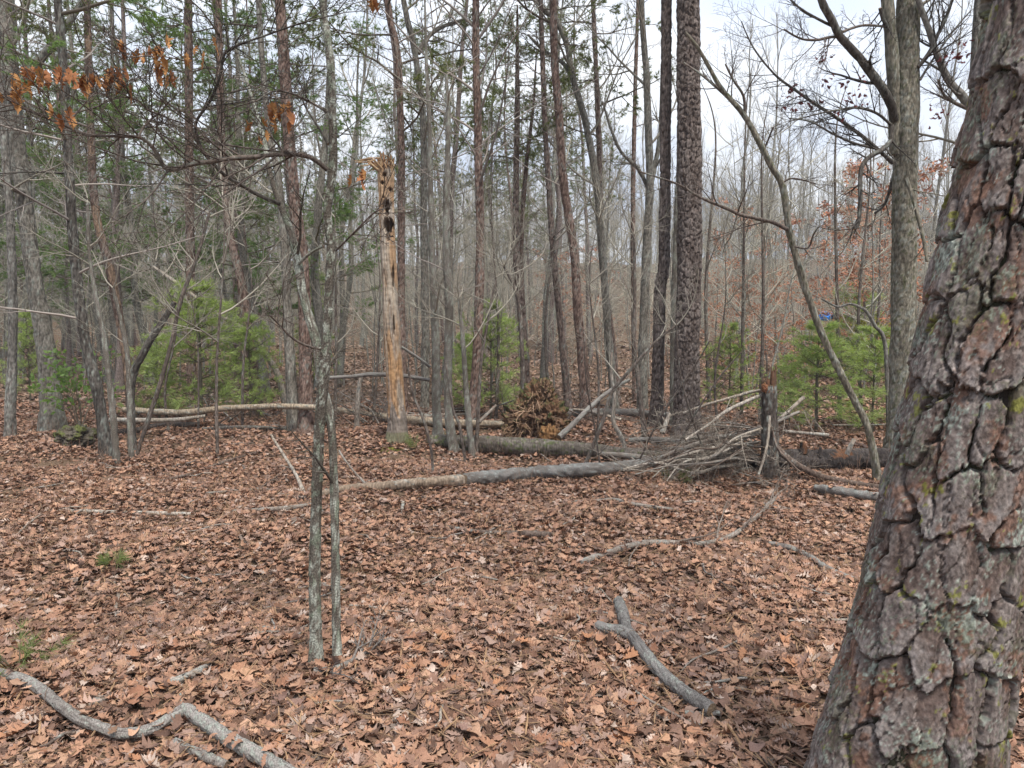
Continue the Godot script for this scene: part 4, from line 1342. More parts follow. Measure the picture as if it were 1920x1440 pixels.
	t = tree("oak_tree", "tree", "grey oak forking just behind the two tall pine trunks", [1204, 785, 19, 1206, 640, 17, 1212, 480, 16, 1216, 400, 15, 1219, 340, 14, 1216, 250, 13, 1212, 140, 12, 1203, 17, 11], 12.6, "oak", {"sides": 18, "boughs": [["limb", 6, 4.2, 8.5, 0.8]]})
	limb(t, "limb", [1219, 350, 11, 1230, 300, 9, 1238, 240, 7, 1241, 120, 5], t.d, t.d + 0.4, "oak", 5)
	limb(t, "limb", [1214, 350, 8, 1195, 315, 7, 1165, 285, 6, 1145, 240, 5, 1130, 190, 3], t.d, t.d - 0.3, "oak", 6)
	t = tree("pine_tree", "tree", "finely scaled pine trunk beside the thick scaly one", [1228, 803, 27, 1231, 760, 23, 1233, 713, 22, 1238, 547, 22, 1245, 480, 21, 1248, 233, 20, 1250, 0, 19], 0.0, "plates", {"sides": 36, "step": 0.025, "boughs": [["scrub", 8, 6.6, 10.5, 1.0]]})
	t = tree("grey_tree", "tree", "pale lichened trunk half hidden by the thick scaly pine", [1262, 795, 14, 1263, 680, 13, 1264, 560, 12, 1268, 420, 10, 1275, 260, 8], 11.2, "lichen", {"ext": 2.0})
	t = tree("pine_tree", "tree", "thick straight pine with dark scaly plates, beside the brush pile", [1286, 824, 54, 1286, 800, 46, 1287, 700, 44, 1290, 580, 45, 1292, 480, 45, 1292, 240, 44, 1290, 0, 41], 0.0, "plates", {"sides": 84, "step": 0.011, "boughs": [["scrub", 10, 7.0, 10.5, 1.1]]})
	t = tree("bending_tree", "tree", "slender bending tree arching over from the charred log", [1648, 858, 16, 1627, 803, 14, 1600, 747, 14, 1573, 693, 13, 1540, 623, 13, 1510, 540, 13, 1492, 480, 13, 1480, 433, 13, 1467, 350, 12, 1445, 310, 11, 1427, 273, 11, 1393, 213, 10, 1352, 165, 8, 1313, 97, 7, 1285, 60, 5], 7.4, "mossoak", {"ext": 0.0, "step": 0.03, "lean": -0.1})
	limb(t, "limb", [1476, 430, 8, 1450, 417, 8, 1420, 410, 7, 1390, 403, 7, 1367, 393, 6, 1313, 370, 5, 1270, 345, 4, 1200, 322, 3], t.d - 0.3, t.d - 0.7, "slim", 9, 0.5)
	limb(t, "limb", [1395, 216, 7, 1372, 190, 6, 1345, 165, 5, 1315, 140, 4, 1282, 118, 3], t.d - 0.3, t.d, "slim", 8, 0.5)
	limb(t, "limb", [1396, 215, 5, 1394, 180, 5, 1375, 150, 4, 1360, 120, 3], t.d - 0.3, t.d - 0.5, "slim", 6, 0.4)
	limb(t, "limb", [1465, 345, 4, 1480, 335, 3.5, 1500, 336, 3, 1530, 345, 2.5], t.d - 0.3, t.d - 0.4, "slim", 5, 0.3)
	limb(t, "limb", [1432, 282, 4, 1442, 258, 3.5, 1450, 238, 3], t.d - 0.3, t.d - 0.4, "slim", 4, 0.2)
	limb(t, "limb", [1490, 462, 4, 1515, 465, 3.5, 1525, 440, 3.2, 1535, 425, 2.5], t.d - 0.3, t.d - 0.5, "slim", 4, 0.2)
	twin_oak()
	t = tree("grey_tree", "tree", "pale grey trunk partly hidden behind the large scaly pine", [1812, 800, 24, 1814, 600, 23, 1818, 380, 22, 1825, 200, 20, 1832, 60, 18, 1836, 0, 17], 8.6, "grey", {"boughs": [["limb", 5, 3.2, 6.0, 0.7]]})
	limb(t, "limb", [1816, 200, 16, 1807, 183, 15, 1780, 153, 14, 1768, 130, 12, 1758, 105, 12, 1742, 57, 10, 1727, 17, 9, 1715, -20, 8], t.d - 0.1, t.d - 0.3, "grey", 10, 0.6)
	limb(t, "limb", [1812, 203, 7, 1785, 190, 6, 1768, 175, 5, 1760, 150, 4], t.d - 0.1, t.d - 0.4, "slim", 8, 0.5)
	sapling_with_leaves()
	# leaning dead poles and thin stems of the thicket
	t = tree("dead_pole", "dead tree", "pale dead pole leaning through the broad white pine", [536, 762, 12, 522, 705, 12, 492, 655, 11, 470, 625, 10, 400, 583, 8, 340, 537, 8, 287, 500, 6], 12.4, "pale", {"ext": 0.0})
	t = tree("dead_sapling", "sapling", "pale curved stem rising from the root ball logs", [1172, 868, 7, 1165, 820, 8, 1150, 790, 8, 1152, 745, 7, 1146, 700, 5, 1147, 660, 4], 8.3, "pale", {"ext": 0.0})
	t = tree("slim_sapling", "sapling", "dark slanting sapling sprouting by the lichened pole", [1093, 884, 8, 1110, 840, 8, 1130, 790, 7, 1148, 735, 7, 1185, 690, 6, 1230, 640, 5, 1268, 610, 3], 7.5, "slim", {"ext": 0.0, "boughs": [["limb", 7, 0.7, 2.0, 0.3]]})
	t = tree("slim_sapling", "sapling", "wavy slim sapling forking among the back poles", [1210, 780, 11, 1195, 700, 9, 1188, 640, 8, 1190, 560, 7, 1190, 500, 6, 1188, 440, 4], 9.5, "slim", {"ext": 0.0, "boughs": [["limb", 9, 1.4, 3.6, 0.35]]})
	t = tree("slim_sapling", "sapling", "thin stem bending beside the foot of the snag", [812, 895, 5, 808, 840, 6, 795, 790, 5, 775, 740, 5, 765, 690, 4], 0.0, "slim", {"ext": 0.0})
	t = tree("slim_sapling", "sapling", "thin bent stem just in front of the paired lichened trunks", [872, 820, 6, 862, 800, 6, 850, 770, 5, 842, 720, 4, 836, 680, 3], 8.4, "slim", {"ext": 0.0})
	t = tree("slim_sapling", "sapling", "thin sapling forking widely above the root ball", [985, 760, 8, 978, 640, 8, 975, 585, 7, 965, 540, 6, 945, 500, 4], 10.0, "slim", {"ext": 0.0, "boughs": [["limb", 10, 1.6, 3.2, 0.4]]})
	t = tree("dead_sapling", "dead tree", "pale crooked stem behind the long pale log", [668, 770, 10, 672, 735, 9, 678, 705, 7], 10.6, "pale", {"ext": 0.0})
	t = tree("slim_sapling", "sapling", "crooked pale branched sapling before the twin oak", [1672, 690, 9, 1660, 650, 8, 1640, 610, 7, 1622, 582, 6, 1595, 570, 5, 1570, 575, 4, 1540, 560, 3], 10.0, "grey", {"ext": 0.0})
	for k in [[408, 856, 7, 520], [316, 812, 6, 640], [372, 806, 5, 660], [1120, 830, 6, 560], [1345, 800, 6, 610], [628, 790, 7, 520], [700, 790, 6, 560], [455, 800, 6, 560], [930, 790, 7, 440], [1030, 770, 7, 420], [1330, 770, 8, 300], [1425, 790, 8, 330], [1390, 780, 7, 260], [1575, 790, 9, 300], [1615, 800, 8, 360]]:
		tree("thin_sapling", "sapling", "%s thin stem standing %s" % ["low bare" if k[1] - k[3] < 250 else "tall bare", gap(P(k[0], k[1], 9.0))], [k[0], k[1], k[2], k[0] + rng.randf_range(-8, 8), lerpf(k[1], k[3], 0.5), k[2] * 0.8, k[0] + rng.randf_range(-18, 18), k[3] - 40, k[2] * 0.4, k[0] + rng.randf_range(-28, 28), k[3] - 150, k[2] * 0.1], 0.0, "slim", {"ext": 0.0, "sides": 8, "group": "bare thin stems among the trunks", "boughs": [["limb", 8, 1.2, 3.5, 0.4]]})

func twin_oak() -> void:
	rng.seed = 31
	var t := tree("twin_oak", "tree", "big lichen spotted twin oak beside the large scaly pine", [1690, 850, 62, 1692, 800, 54, 1694, 640, 50, 1695, 480, 48, 1697, 320, 46, 1702, 160, 46, 1704, 0, 44], 8.6, "mossoak", {"sides": 40, "step": 0.025, "boughs": [["limb", 6, 5.0, 8.0, 1.0]]})
	var d: float = t.d
	limb(t, "second_stem", [1681, 290, 26, 1678, 200, 24, 1672, 100, 22, 1666, 30, 21, 1660, -60, 19, 1652, -200, 15], d - 0.05, d - 0.2, "mossoak", 3, 0.6, 18)
	limb(t, "limb", [1678, 225, 15, 1668, 190, 16, 1643, 150, 16, 1613, 110, 15, 1577, 70, 14, 1557, 33, 13, 1540, 0, 13, 1520, -60, 10], d - 0.12, d - 0.9, "dark", 5, 0.7, 12)
	limb(t, "limb", [1577, 68, 6, 1555, 70, 5.5, 1530, 75, 5, 1500, 72, 4, 1470, 55, 3], d - 0.5, d - 0.9, "slim", 13, 0.55)
	limb(t, "limb", [1580, 60, 5, 1600, 52, 5, 1625, 47, 4.5, 1660, 50, 4], d - 0.5, d - 0.2, "slim", 6, 0.33)
	limb(t, "limb", [1672, 235, 9, 1670, 262, 9, 1655, 280, 9, 1633, 292, 9, 1618, 308, 9, 1613, 330, 8, 1613, 370, 8, 1610, 417, 7, 1603, 430, 5], d - 0.2, d - 0.5, "dark", 12, 0.44)
	limb(t, "limb", [1674, 306, 8, 1650, 284, 7, 1610, 250, 6.5, 1563, 217, 6, 1530, 196, 5.5, 1497, 173, 5, 1453, 140, 4, 1413, 90, 3, 1390, 40, 2], d - 0.2, d - 0.6, "dark", 24, 0.55)
	limb(t, "limb", [1640, 278, 5, 1600, 268, 4.5, 1560, 250, 4, 1520, 228, 3, 1480, 222, 2.5], d - 0.25, d - 0.7, "dark", 15, 0.44)
	limb(t, "limb", [1670, 234, 5, 1645, 213, 5, 1610, 202, 5, 1580, 205, 4, 1540, 212, 3, 1480, 228, 2], d - 0.2, d - 0.8, "dark", 18, 0.55)
	limb(t, "limb", [1678, 320, 6, 1660, 380, 5, 1640, 400, 4], d + 0.1, d + 0.3, "dark", 7, 0.44)
	limb(t, "limb", [1698, 335, 8, 1712, 370, 8, 1722, 410, 7, 1734, 460, 6, 1738, 490, 5], d - 0.3, d - 0.6, "mossoak", 5, 0.4)
	limb(t, "limb", [1722, 125, 8, 1742, 100, 8, 1758, 66, 7, 1775, 30, 6, 1785, 0, 5], d - 0.2, d - 0.3, "dark", 13, 0.55)
	limb(t, "limb", [1725, 150, 5, 1750, 110, 4, 1790, 55, 3, 1820, 20, 2], d - 0.2, d - 0.2, "dark", 10, 0.44)
	limb(t, "limb", [1650, 15, 7, 1655, 35, 7, 1664, 50, 7], d - 0.3, d - 0.2, "dark", 4, 0.44)
	# a few dark red leaves that hang on
	var info := t
	for k in 130:
		var c: Array = [[1485, 165], [1500, 180], [1480, 200], [1530, 195], [1560, 160], [1590, 165], [1615, 150], [1600, 190], [1770, 110], [1785, 118], [1810, 92], [1760, 215], [1565, 215], [1550, 108]][rng.randi() % 14]
		var o := part("leaf", crumpled[rng.randi() % 4], info.o)
		o.material_override = M.red_leaf
		o.transform = Transform3D(Basis(rv().normalized(), rng.randf() * TAU).scaled(Vector3.ONE * rng.randf_range(0.045, 0.07)), P(c[0] + rng.randfn(0, 11), c[1] + rng.randfn(0, 9), d - 0.6) - info.base)

func sapling_with_leaves() -> void:
	rng.seed = 45
	var base := G(592, 1252)
	var d := -base.z
	var t := tree("forked_sapling", "sapling", "lichened double stemmed sapling with orange oak leaves, nearest the middle", [592, 1252, 25.2, 592, 1200, 21, 590, 1060, 20.2, 595, 900, 20.2, 599, 800, 20.2, 604, 740, 22.7, 608, 690, 20.2, 614, 600, 16.8, 619, 510, 16.8, 620, 460, 16, 614, 400, 15.1, 620, 350, 16, 625, 300, 16.8, 623, 210, 15.1, 620, 120, 14.3, 612, 60, 13.4, 605, 0, 12.6], 0.0, "mottled", {"sides": 34, "step": 0.012, "ext": 1.5, "lean": 0.0})
	limb(t, "second_stem", [632, 1228, 18.5, 631, 1190, 16, 629, 1060, 15.1, 627, 930, 15.1, 622, 810, 15.1, 612, 755, 16.8, 602, 720, 16.8, 598, 670, 16.8, 588, 620, 16.8, 578, 590, 16, 567, 545, 15.1, 560, 500, 14.3, 553, 467, 13.4, 540, 420, 11.8, 520, 370, 10.1, 505, 320, 8.4, 496, 270, 7.6, 480, 210, 5.9, 462, 150, 5, 440, 90, 3.4], d - 0.05, d + 0.25, "mottled", 5, 0.35, 28)
	limb(t, "limb", [614, 318, 10, 590, 300, 9, 567, 290, 9, 520, 290, 9, 480, 294, 9, 433, 297, 8.5, 395, 303, 8.5, 360, 308, 8.5, 315, 319, 8, 300, 298, 7, 287, 277, 7, 263, 258, 7, 207, 255, 6.5, 160, 252, 6, 117, 233, 6, 77, 217, 5, 43, 203, 5, 12, 185, 4, -20, 160, 3], d, d - 0.6, "slim", 30, 0.45, 10)
	limb(t, "limb", [524, 382, 8, 510, 377, 8, 473, 360, 7.5, 450, 345, 7, 427, 333, 7, 400, 307, 6.5, 377, 277, 6.5, 367, 233, 6, 387, 200, 6, 400, 177, 6, 413, 140, 5.5, 420, 103, 5, 440, 88, 4.5, 467, 77, 4, 507, 63, 3.5, 570, 42, 3, 640, 25, 2], d + 0.12, d - 0.3, "dark", 26, 0.42, 10)
	limb(t, "limb", [260, 258, 4, 268, 240, 4, 285, 222, 4, 298, 214, 4, 315, 222, 3.6, 340, 230, 3], d - 0.4, d - 0.3, "slim", 6, 0.25, 8)
	limb(t, "limb", [298, 214, 4, 275, 205, 3.5, 262, 190, 3.2, 245, 182, 3, 238, 165, 2.5], d - 0.4, d - 0.5, "slim", 6, 0.25, 8)
	limb(t, "limb", [375, 258, 4, 400, 268, 4, 440, 274, 3.5, 500, 282, 3, 540, 284, 2.5], d - 0.1, d - 0.1, "slim", 5, 0.25, 8)
	limb(t, "limb", [615, 270, 5, 598, 240, 4.5, 575, 205, 4, 560, 170, 3.5, 550, 155, 3], d, d + 0.15, "dark", 5, 0.25, 8)
	limb(t, "limb", [612, 210, 4.5, 580, 190, 4, 545, 175, 3.5, 510, 172, 3, 480, 190, 2.5], d, d - 0.2, "slim", 6, 0.3, 8)
	limb(t, "limb", [560, 495, 6, 575, 480, 5.5, 592, 468, 5, 606, 462, 5], d + 0.1, d + 0.05, "lichen", 0, 0.3, 8)
	limb(t, "limb", [605, 655, 6, 580, 650, 5, 550, 635, 4.5, 520, 605, 4, 505, 590, 3], d, d - 0.3, "slim", 6, 0.3, 8)
	limb(t, "limb", [630, 470, 4, 660, 440, 3.5, 700, 400, 3, 720, 392, 2.5], d, d - 0.3, "slim", 6, 0.3, 8)
	limb(t, "twig", [350, 115, 2.5, 320, 108, 2.4, 285, 105, 2.4, 240, 108, 2.2], d - 0.35, d - 0.5, "slim", 6, 0.18, 6)
	# clusters of leaves that hang on through the winter
	for c in [[25, 180, 5, -0.6], [40, 165, 3, -0.6], [57, 150, 6, -0.58], [72, 150, 4, -0.58], [106, 145, 3, -0.55], [125, 138, 2, -0.55], [152, 150, 4, -0.52], [172, 152, 3, -0.52], [205, 160, 4, -0.5], [218, 152, 5, -0.5], [240, 165, 2, -0.5], [240, 97, 4, -0.5], [275, 95, 4, -0.45], [305, 98, 4, -0.45], [300, 135, 5, -0.45], [312, 152, 4, -0.45], [350, 112, 3, -0.4], [395, 92, 2, -0.35], [118, 212, 2, -0.58], [137, 238, 3, -0.55], [503, 215, 5, -0.15], [497, 240, 3, -0.15], [524, 205, 3, -0.15], [543, 222, 5, -0.15], [692, 10, 4, -0.2], [680, 332, 3, -0.3], [665, 335, 2, -0.3]]:
		for k in c[2]:
			var at := P(c[0] + rng.randfn(0, 11), c[1] + rng.randfn(0, 11), d + c[3])
			var o := part("leaf", crumpled[rng.randi() % 4], t.o)
			o.material_override = M.orange_leaf if rng.randf() < 0.5 else M.brown_leaf
			var b := Basis(Vector3.UP, rng.randf() * TAU) * Basis(Vector3.RIGHT, rng.randf_range(0.6, 2.0)) * Basis(Vector3.BACK, rng.randf_range(-0.6, 0.6))
			o.transform = Transform3D(b.scaled(Vector3(0.8, 1, 1) * rng.randf_range(0.045, 0.08)), at - base)

# ---------------------------------------------------------------- fallen wood
func fallen_wood() -> void:
	rng.seed = 61
	var lo := {"sides": 26, "step": 0.02}
	var pole := thing("fallen_pole", "long fallen pole, bare wood at one end and lichened at the other", "log", G(640, 925))
	var segs := [[[585, 936, 12, 640, 921, 17, 720, 915, 18, 800, 908, 20, 872, 903, 21], "log", "bare_length"], [[868, 903, 23, 930, 897, 24, 985, 892, 24, 1012, 890, 22], "lichlog", "lichened_length"], [[1008, 889, 25, 1060, 888, 25, 1140, 882, 24, 1200, 876, 22, 1262, 868, 20], "lichlog", "lichened_length"]]
	for s in segs:
		var p := PackedVector3Array()
		var r := PackedFloat32Array()
		for k in range(0, s[0].size(), 3):
			var at := G(s[0][k], s[0][k + 1] + s[0][k + 2] * 0.42)
			at.y += s[0][k + 2] * 0.5 * per_px(at) + 0.01
			p.append(at - pole.position)
			r.append(s[0][k + 2] * 0.5 * per_px(at))
		var mb := MB.new()
		bark(mb, p, r, 26, 0.02, S[s[1]])
		part(s[2], mb.mesh(coat(s[1])), pole)
	stick("mossy_log", "log", "thick mossy log lying behind the long lichened pole", [800, 828, 18, 850, 832, 27, 923, 837, 32, 1040, 843, 29, 1120, 849, 26, 1200, 857, 22, 1290, 862, 20], [], "moss", lo)
	var ch := thing("charred_log", "thick black charred log running behind the large scaly pine", "log", G(1480, 880))
	var p := PackedVector3Array()
	var r := PackedFloat32Array()
	for k in [[1370, 858, 32], [1440, 862, 38], [1520, 864, 41], [1600, 862, 40], [1680, 860, 40], [1780, 858, 40]]:
		var at := G(k[0], k[1] + k[2] * 0.45)
		at.y += k[2] * 0.46 * per_px(at)
		p.append(at - ch.position)
		r.append(k[2] * 0.5 * per_px(at))
	var mb := MB.new()
	bark(mb, p, r, 36, 0.02, S.char)
	part("trunk", mb.mesh(M.bark), ch)
	for k in [[1506, 850, 15, 1507, 838, 14, 1504, 828, 8, "char"], [1588, 852, 9, 1594, 838, 9, 1602, 823, 7, "pale"], [1537, 856, 9, 1538, 846, 7, 1539, 838, 4, "char"]]:
		mb = MB.new()
		var z: float = -ch.position.z - 0.08
		bark(mb, PackedVector3Array([P(k[0], k[1], z) - ch.position, P(k[3], k[4], z) - ch.position, P(k[6], k[7], z) - ch.position]), PackedFloat32Array([k[2] * 0.0027, k[5] * 0.0027, k[8] * 0.0027]), 10, 0.02, S[k[9]])
		part("branch_stub", mb.mesh(M.bark), ch)
	# logs along the back of the clearing
	var bo := {"sides": 18, "step": 0.04}
	stick("pale_log", "log", "long pale log passing behind the dead snag", [600, 770, 11, 640, 777, 13, 723, 789, 15, 800, 797, 15, 873, 801, 14, 945, 801, 11], [], "bare", {"sides": 18, "step": 0.04, "lift": 0.05})
	stick("pale_log", "log", "long pale log lying beneath the broad white pine", [230, 768, 10, 333, 773, 11, 400, 768, 12, 433, 765, 12, 533, 762, 11, 600, 764, 9], [10.2, 10.5], "bare", {"sides": 18, "step": 0.04})
	stick("thin_log", "log", "thin brownish log just below the long pale one", [205, 787, 8, 270, 788, 9, 330, 787, 8, 385, 780, 6], [10.0, 10.2], "pale", {"sides": 14, "step": 0.04})
	stick("dark_log", "log", "dark rotten log arching low beside the mossy stump", [205, 812, 11, 250, 810, 12, 285, 802, 11, 330, 798, 10, 397, 799, 9, 440, 806, 7], [], "char", bo)
	stick("thin_log", "log", "thin dark log behind the grey lichened hardwood", [380, 806, 6, 460, 803, 7, 540, 806, 6], [], "dark", bo)
	stick("thin_log", "log", "short reddish log beyond the snag, upper of two", [720, 771, 7, 800, 772, 8, 872, 768, 8], [], "brown", bo)
	stick("thin_log", "log", "short log beyond the snag, lower of two", [735, 783, 8, 810, 782, 9, 872, 780, 9], [], "stick", bo)
	stick("old_log", "log", "weathered log behind the root ball towards the scaly pines", [1060, 776, 14, 1130, 775, 15, 1200, 776, 13, 1260, 781, 11], [], "old", bo)
	stick("thin_log", "log", "pale bar of dead wood across the root ball logs", [1075, 768, 5, 1110, 772, 6, 1165, 787, 6], [9.9, 9.6], "pale", bo)
	stick("leaning_branch", "branch", "stout grey branch leaning from the leaves by the root ball", [1048, 820, 11, 1075, 795, 10, 1105, 765, 8, 1140, 735, 7, 1180, 712, 6], [9.1, 9.8], "old", bo)
	stick("leaning_branch", "branch", "short bare branch propped on the pale log near the root ball", [898, 792, 7, 915, 775, 6, 930, 760, 5], [10.2, 10.5], "stick", bo)
	stick("level_branch", "branch", "knotted grey branch hanging level beside the dead snag", [615, 708, 6, 660, 706, 7, 700, 702, 8, 760, 705, 8, 806, 713, 6], [10.3, 10.1], "old", bo)
	stick("leaning_branch", "branch", "slim dead branch slanting down from the snag", [752, 650, 5, 780, 668, 5, 806, 688, 6], [9.8, 10.0], "old", bo)
	stick("dead_branch", "branch", "pale pole lying level beyond the young pines", [1560, 797, 3, 1610, 797, 3.5, 1660, 796, 3], [10.5, 10.5], "pale", bo)
	# sticks out on the leaves
	var so := {"sides": 10, "step": 0.02}
	stick("fallen_stick", "stick", "straight pale stick lying alone at the open side", [132, 961, 6, 200, 963, 8, 280, 965, 8, 358, 967, 7], [], "pale", so)
	stick("fallen_stick", "stick", "grey stick lying between the lone pale stick and the sapling", [436, 961, 5, 500, 958, 8, 545, 955, 9, 588, 949, 9], [], "stick", so)
	stick("fallen_branch", "branch", "forked pale branch just beyond the double stemmed sapling", [376, 928, 4, 430, 924, 6, 493, 920, 6, 530, 931, 6, 575, 936, 7], [], "stick", {"sides": 8, "step": 0.02, "twigs": 4, "tlen": 0.3})
	stick("fallen_branch", "branch", "bare branch standing slantwise behind the double stemmed sapling", [572, 930, 8, 555, 890, 6, 530, 850, 5, 508, 815, 4], [6.7, 7.6], "pale", so)
	stick("fallen_branch", "branch", "thin dead branch slanting to the bare end of the pole", [688, 910, 5, 665, 885, 4, 645, 860, 4, 636, 845, 3], [6.9, 7.6], "stick", so)
	stick("fallen_branch", "branch", "long curved grey branch lying in front of the brush pile", [1085, 1058, 9, 1110, 1050, 11, 1140, 1040, 12, 1175, 1029, 12, 1210, 1022, 12, 1260, 1022, 12, 1300, 1025, 11, 1345, 1018, 10, 1385, 1000, 9, 1415, 975, 8, 1440, 950, 8, 1465, 925, 6], [], "stick", {"sides": 12, "step": 0.02, "twigs": 9, "tlen": 0.5})
	stick("fallen_branch", "branch", "grey stick running from the curved branch to the scaly pine", [1440, 1022, 10, 1480, 1031, 12, 1515, 1046, 12, 1545, 1066, 11, 1600, 1092, 12], [], "old", so)
	stick("fallen_branch", "branch", "dark rotten branch flat on the leaves in mid clearing", [836, 989, 5, 880, 998, 8, 935, 1003, 9, 985, 1004, 12, 1038, 1007, 11], [], "brown", so)
	stick("fallen_stick", "stick", "small white crooked twig on the open leaves", [218, 1170, 6, 217, 1145, 6, 222, 1118, 6, 214, 1100, 5, 220, 1082, 4], [], "pale", so)
	stick("fallen_stick", "stick", "short lichened stick beside the double stemmed sapling", [493, 1182, 9, 520, 1188, 11, 556, 1192, 12], [], "old", so)
	stick("fallen_stick", "stick", "weathered splintered stick near the bent lichened branch", [304, 1292, 12, 340, 1279, 14, 372, 1264, 14, 392, 1250, 6], [], "stick", so)
	stick("fallen_stick", "stick", "half buried grey stick above the bent lichened branch", [164, 1327, 14, 200, 1315, 13, 250, 1310, 8], [], "stick", so)
	stick("rotten_log", "branch", "short rotten chunk of wood under the bent lichened branch", [328, 1398, 16, 355, 1412, 18, 385, 1424, 19, 425, 1442, 18], [], "old", so)
	stick("fallen_branch", "branch", "broken dark branch lying at the foot of the double stemmed sapling", [588, 1262, 9, 630, 1258, 11, 660, 1246, 13, 690, 1230, 12, 712, 1222, 7], [], "old", {"sides": 10, "step": 0.02, "twigs": 7, "tlen": 0.18})
	stick("fallen_branch", "branch", "curled thin twig below the snag side of the clearing", [645, 1118, 5, 670, 1116, 6, 695, 1125, 6, 708, 1140, 6, 714, 1160, 5], [], "stick", so)
	stick("fallen_stick", "stick", "thin arching twig in the near leaves", [770, 1310, 4, 820, 1288, 5, 850, 1284, 5, 900, 1280, 5, 950, 1268, 4, 1000, 1256, 3], [], "brown", {"sides": 8, "step": 0.02, "twigs": 6, "tlen": 0.25})
	stick("fallen_branch", "branch", "grey branch lying before the charred log", [1530, 918, 14, 1570, 924, 18, 1610, 930, 17, 1660, 938, 15], [], "lichlog", so)
	stick("fallen_branch", "branch", "long brown branch sloping from the snapped stump to the scaly pine", [1455, 838, 12, 1480, 862, 12, 1510, 880, 12, 1547, 895, 11, 1600, 906, 10, 1660, 914, 9], [7.5, 6.6], "brown", so)
	stick("fallen_stick", "stick", "thin stick at the foot of the large scaly pine", [1480, 1168, 3, 1530, 1168, 5, 1600, 1166, 6], [], "pale", so)
	stick("fallen_stick", "stick", "small broken branch beyond the curved grey branch", [1115, 942, 5, 1150, 940, 8, 1185, 948, 8, 1260, 958, 6], [], "stick", so)
	stick("fallen_stick", "stick", "small pale bark chip before the lichened pole", [752, 972, 5, 756, 945, 6], [], "pale", so)
	stick("fallen_stick", "stick", "long faint stick in the leaves towards the dead snag", [300, 905, 5, 360, 890, 5, 420, 868, 5, 480, 850, 4], [], "brown", so)
	for k in 90:
		var d := lerpf(2.6, 9.5, rng.randf())
		var x := rng.randf_range(-0.68, 0.42) * d
		var a := rng.randf() * PI
		var l := rng.randf_range(0.12, 0.4)
		var q := PackedVector3Array()
		for j in 4:
			var e := Vector3(x + cos(a) * l * (j / 3.0 - 0.5), 0, -d + sin(a) * l * (j / 3.0 - 0.5)) + Vector3(rng.randf_range(-0.02, 0.02), 0, rng.randf_range(-0.02, 0.02))
			e.y = hgt(e.x, e.z) + 0.035
			q.append(e)
		stick_at("small_twig", "twig", "small broken twig lying loose on the leaf litter", q, PackedFloat32Array([0.005, 0.006, 0.005, 0.003]), ["stick", "brown", "pale", "old"][k % 4], {"sides": 6, "step": 0.03, "group": "loose twigs on the leaf litter"})
	# the two branches closest to the viewer
	var no := {"sides": 30, "step": 0.008, "lift": 0.035, "twigs": 2, "tlen": 0.12}
	stick("bent_branch", "branch", "lichened branch with a sharp bend at the near edge", [-60, 1262, 18.7, 0, 1277, 17, 43, 1288, 17.8, 77, 1307, 17.8, 110, 1335, 18.7, 150, 1364, 19.6, 200, 1384, 19.6, 233, 1393, 20.4, 283, 1384, 19.6, 322, 1362, 18.7, 348, 1347, 21.2, 366, 1358, 22.1, 383, 1370, 22.1, 433, 1404, 23.8, 500, 1442, 25.5, 560, 1480, 27.2], [], "old", no)
	var fb := thing("forked_branch", "weathered grey forked branch with dark streaks beside the scaly pine", "branch", G(1240, 1285))
	for s in [[[1160, 1134, 18.7, 1168, 1160, 22.1, 1174, 1186, 21.2, 1190, 1206, 20.4, 1207, 1230, 22.9, 1225, 1254, 23.8, 1245, 1276, 24.6, 1275, 1302, 26.3, 1310, 1325, 28.1, 1334, 1340, 27.2], "main_stem"], [[1120, 1180, 17, 1140, 1187, 19, 1160, 1190, 20, 1185, 1200, 20], "side_stub"], [[1285, 1344, 7, 1310, 1346, 8, 1350, 1345, 9], "twig"], [[1150, 1210, 6, 1162, 1200, 7, 1178, 1195, 8], "twig"]]:
		p = PackedVector3Array()
		r = PackedFloat32Array()
		for k in range(0, s[0].size(), 3):
			var at := G(s[0][k], s[0][k + 1] + s[0][k + 2] * 0.4)
			at.y += s[0][k + 2] * 0.5 * per_px(at) + 0.016
			p.append(at - fb.position)
			r.append(s[0][k + 2] * 0.5 * per_px(at))
		mb = MB.new()
		bark(mb, p, r, 30, 0.008, style(Color(0.27, 0.25, 0.235), Color(0.40, 0.375, 0.35), Color(0.10, 0.085, 0.08), Color(0.46, 0.48, 0.43), 0.22, 1, 0.005, 40.0))
		part(s[1], mb.mesh(M.speckle), fb)

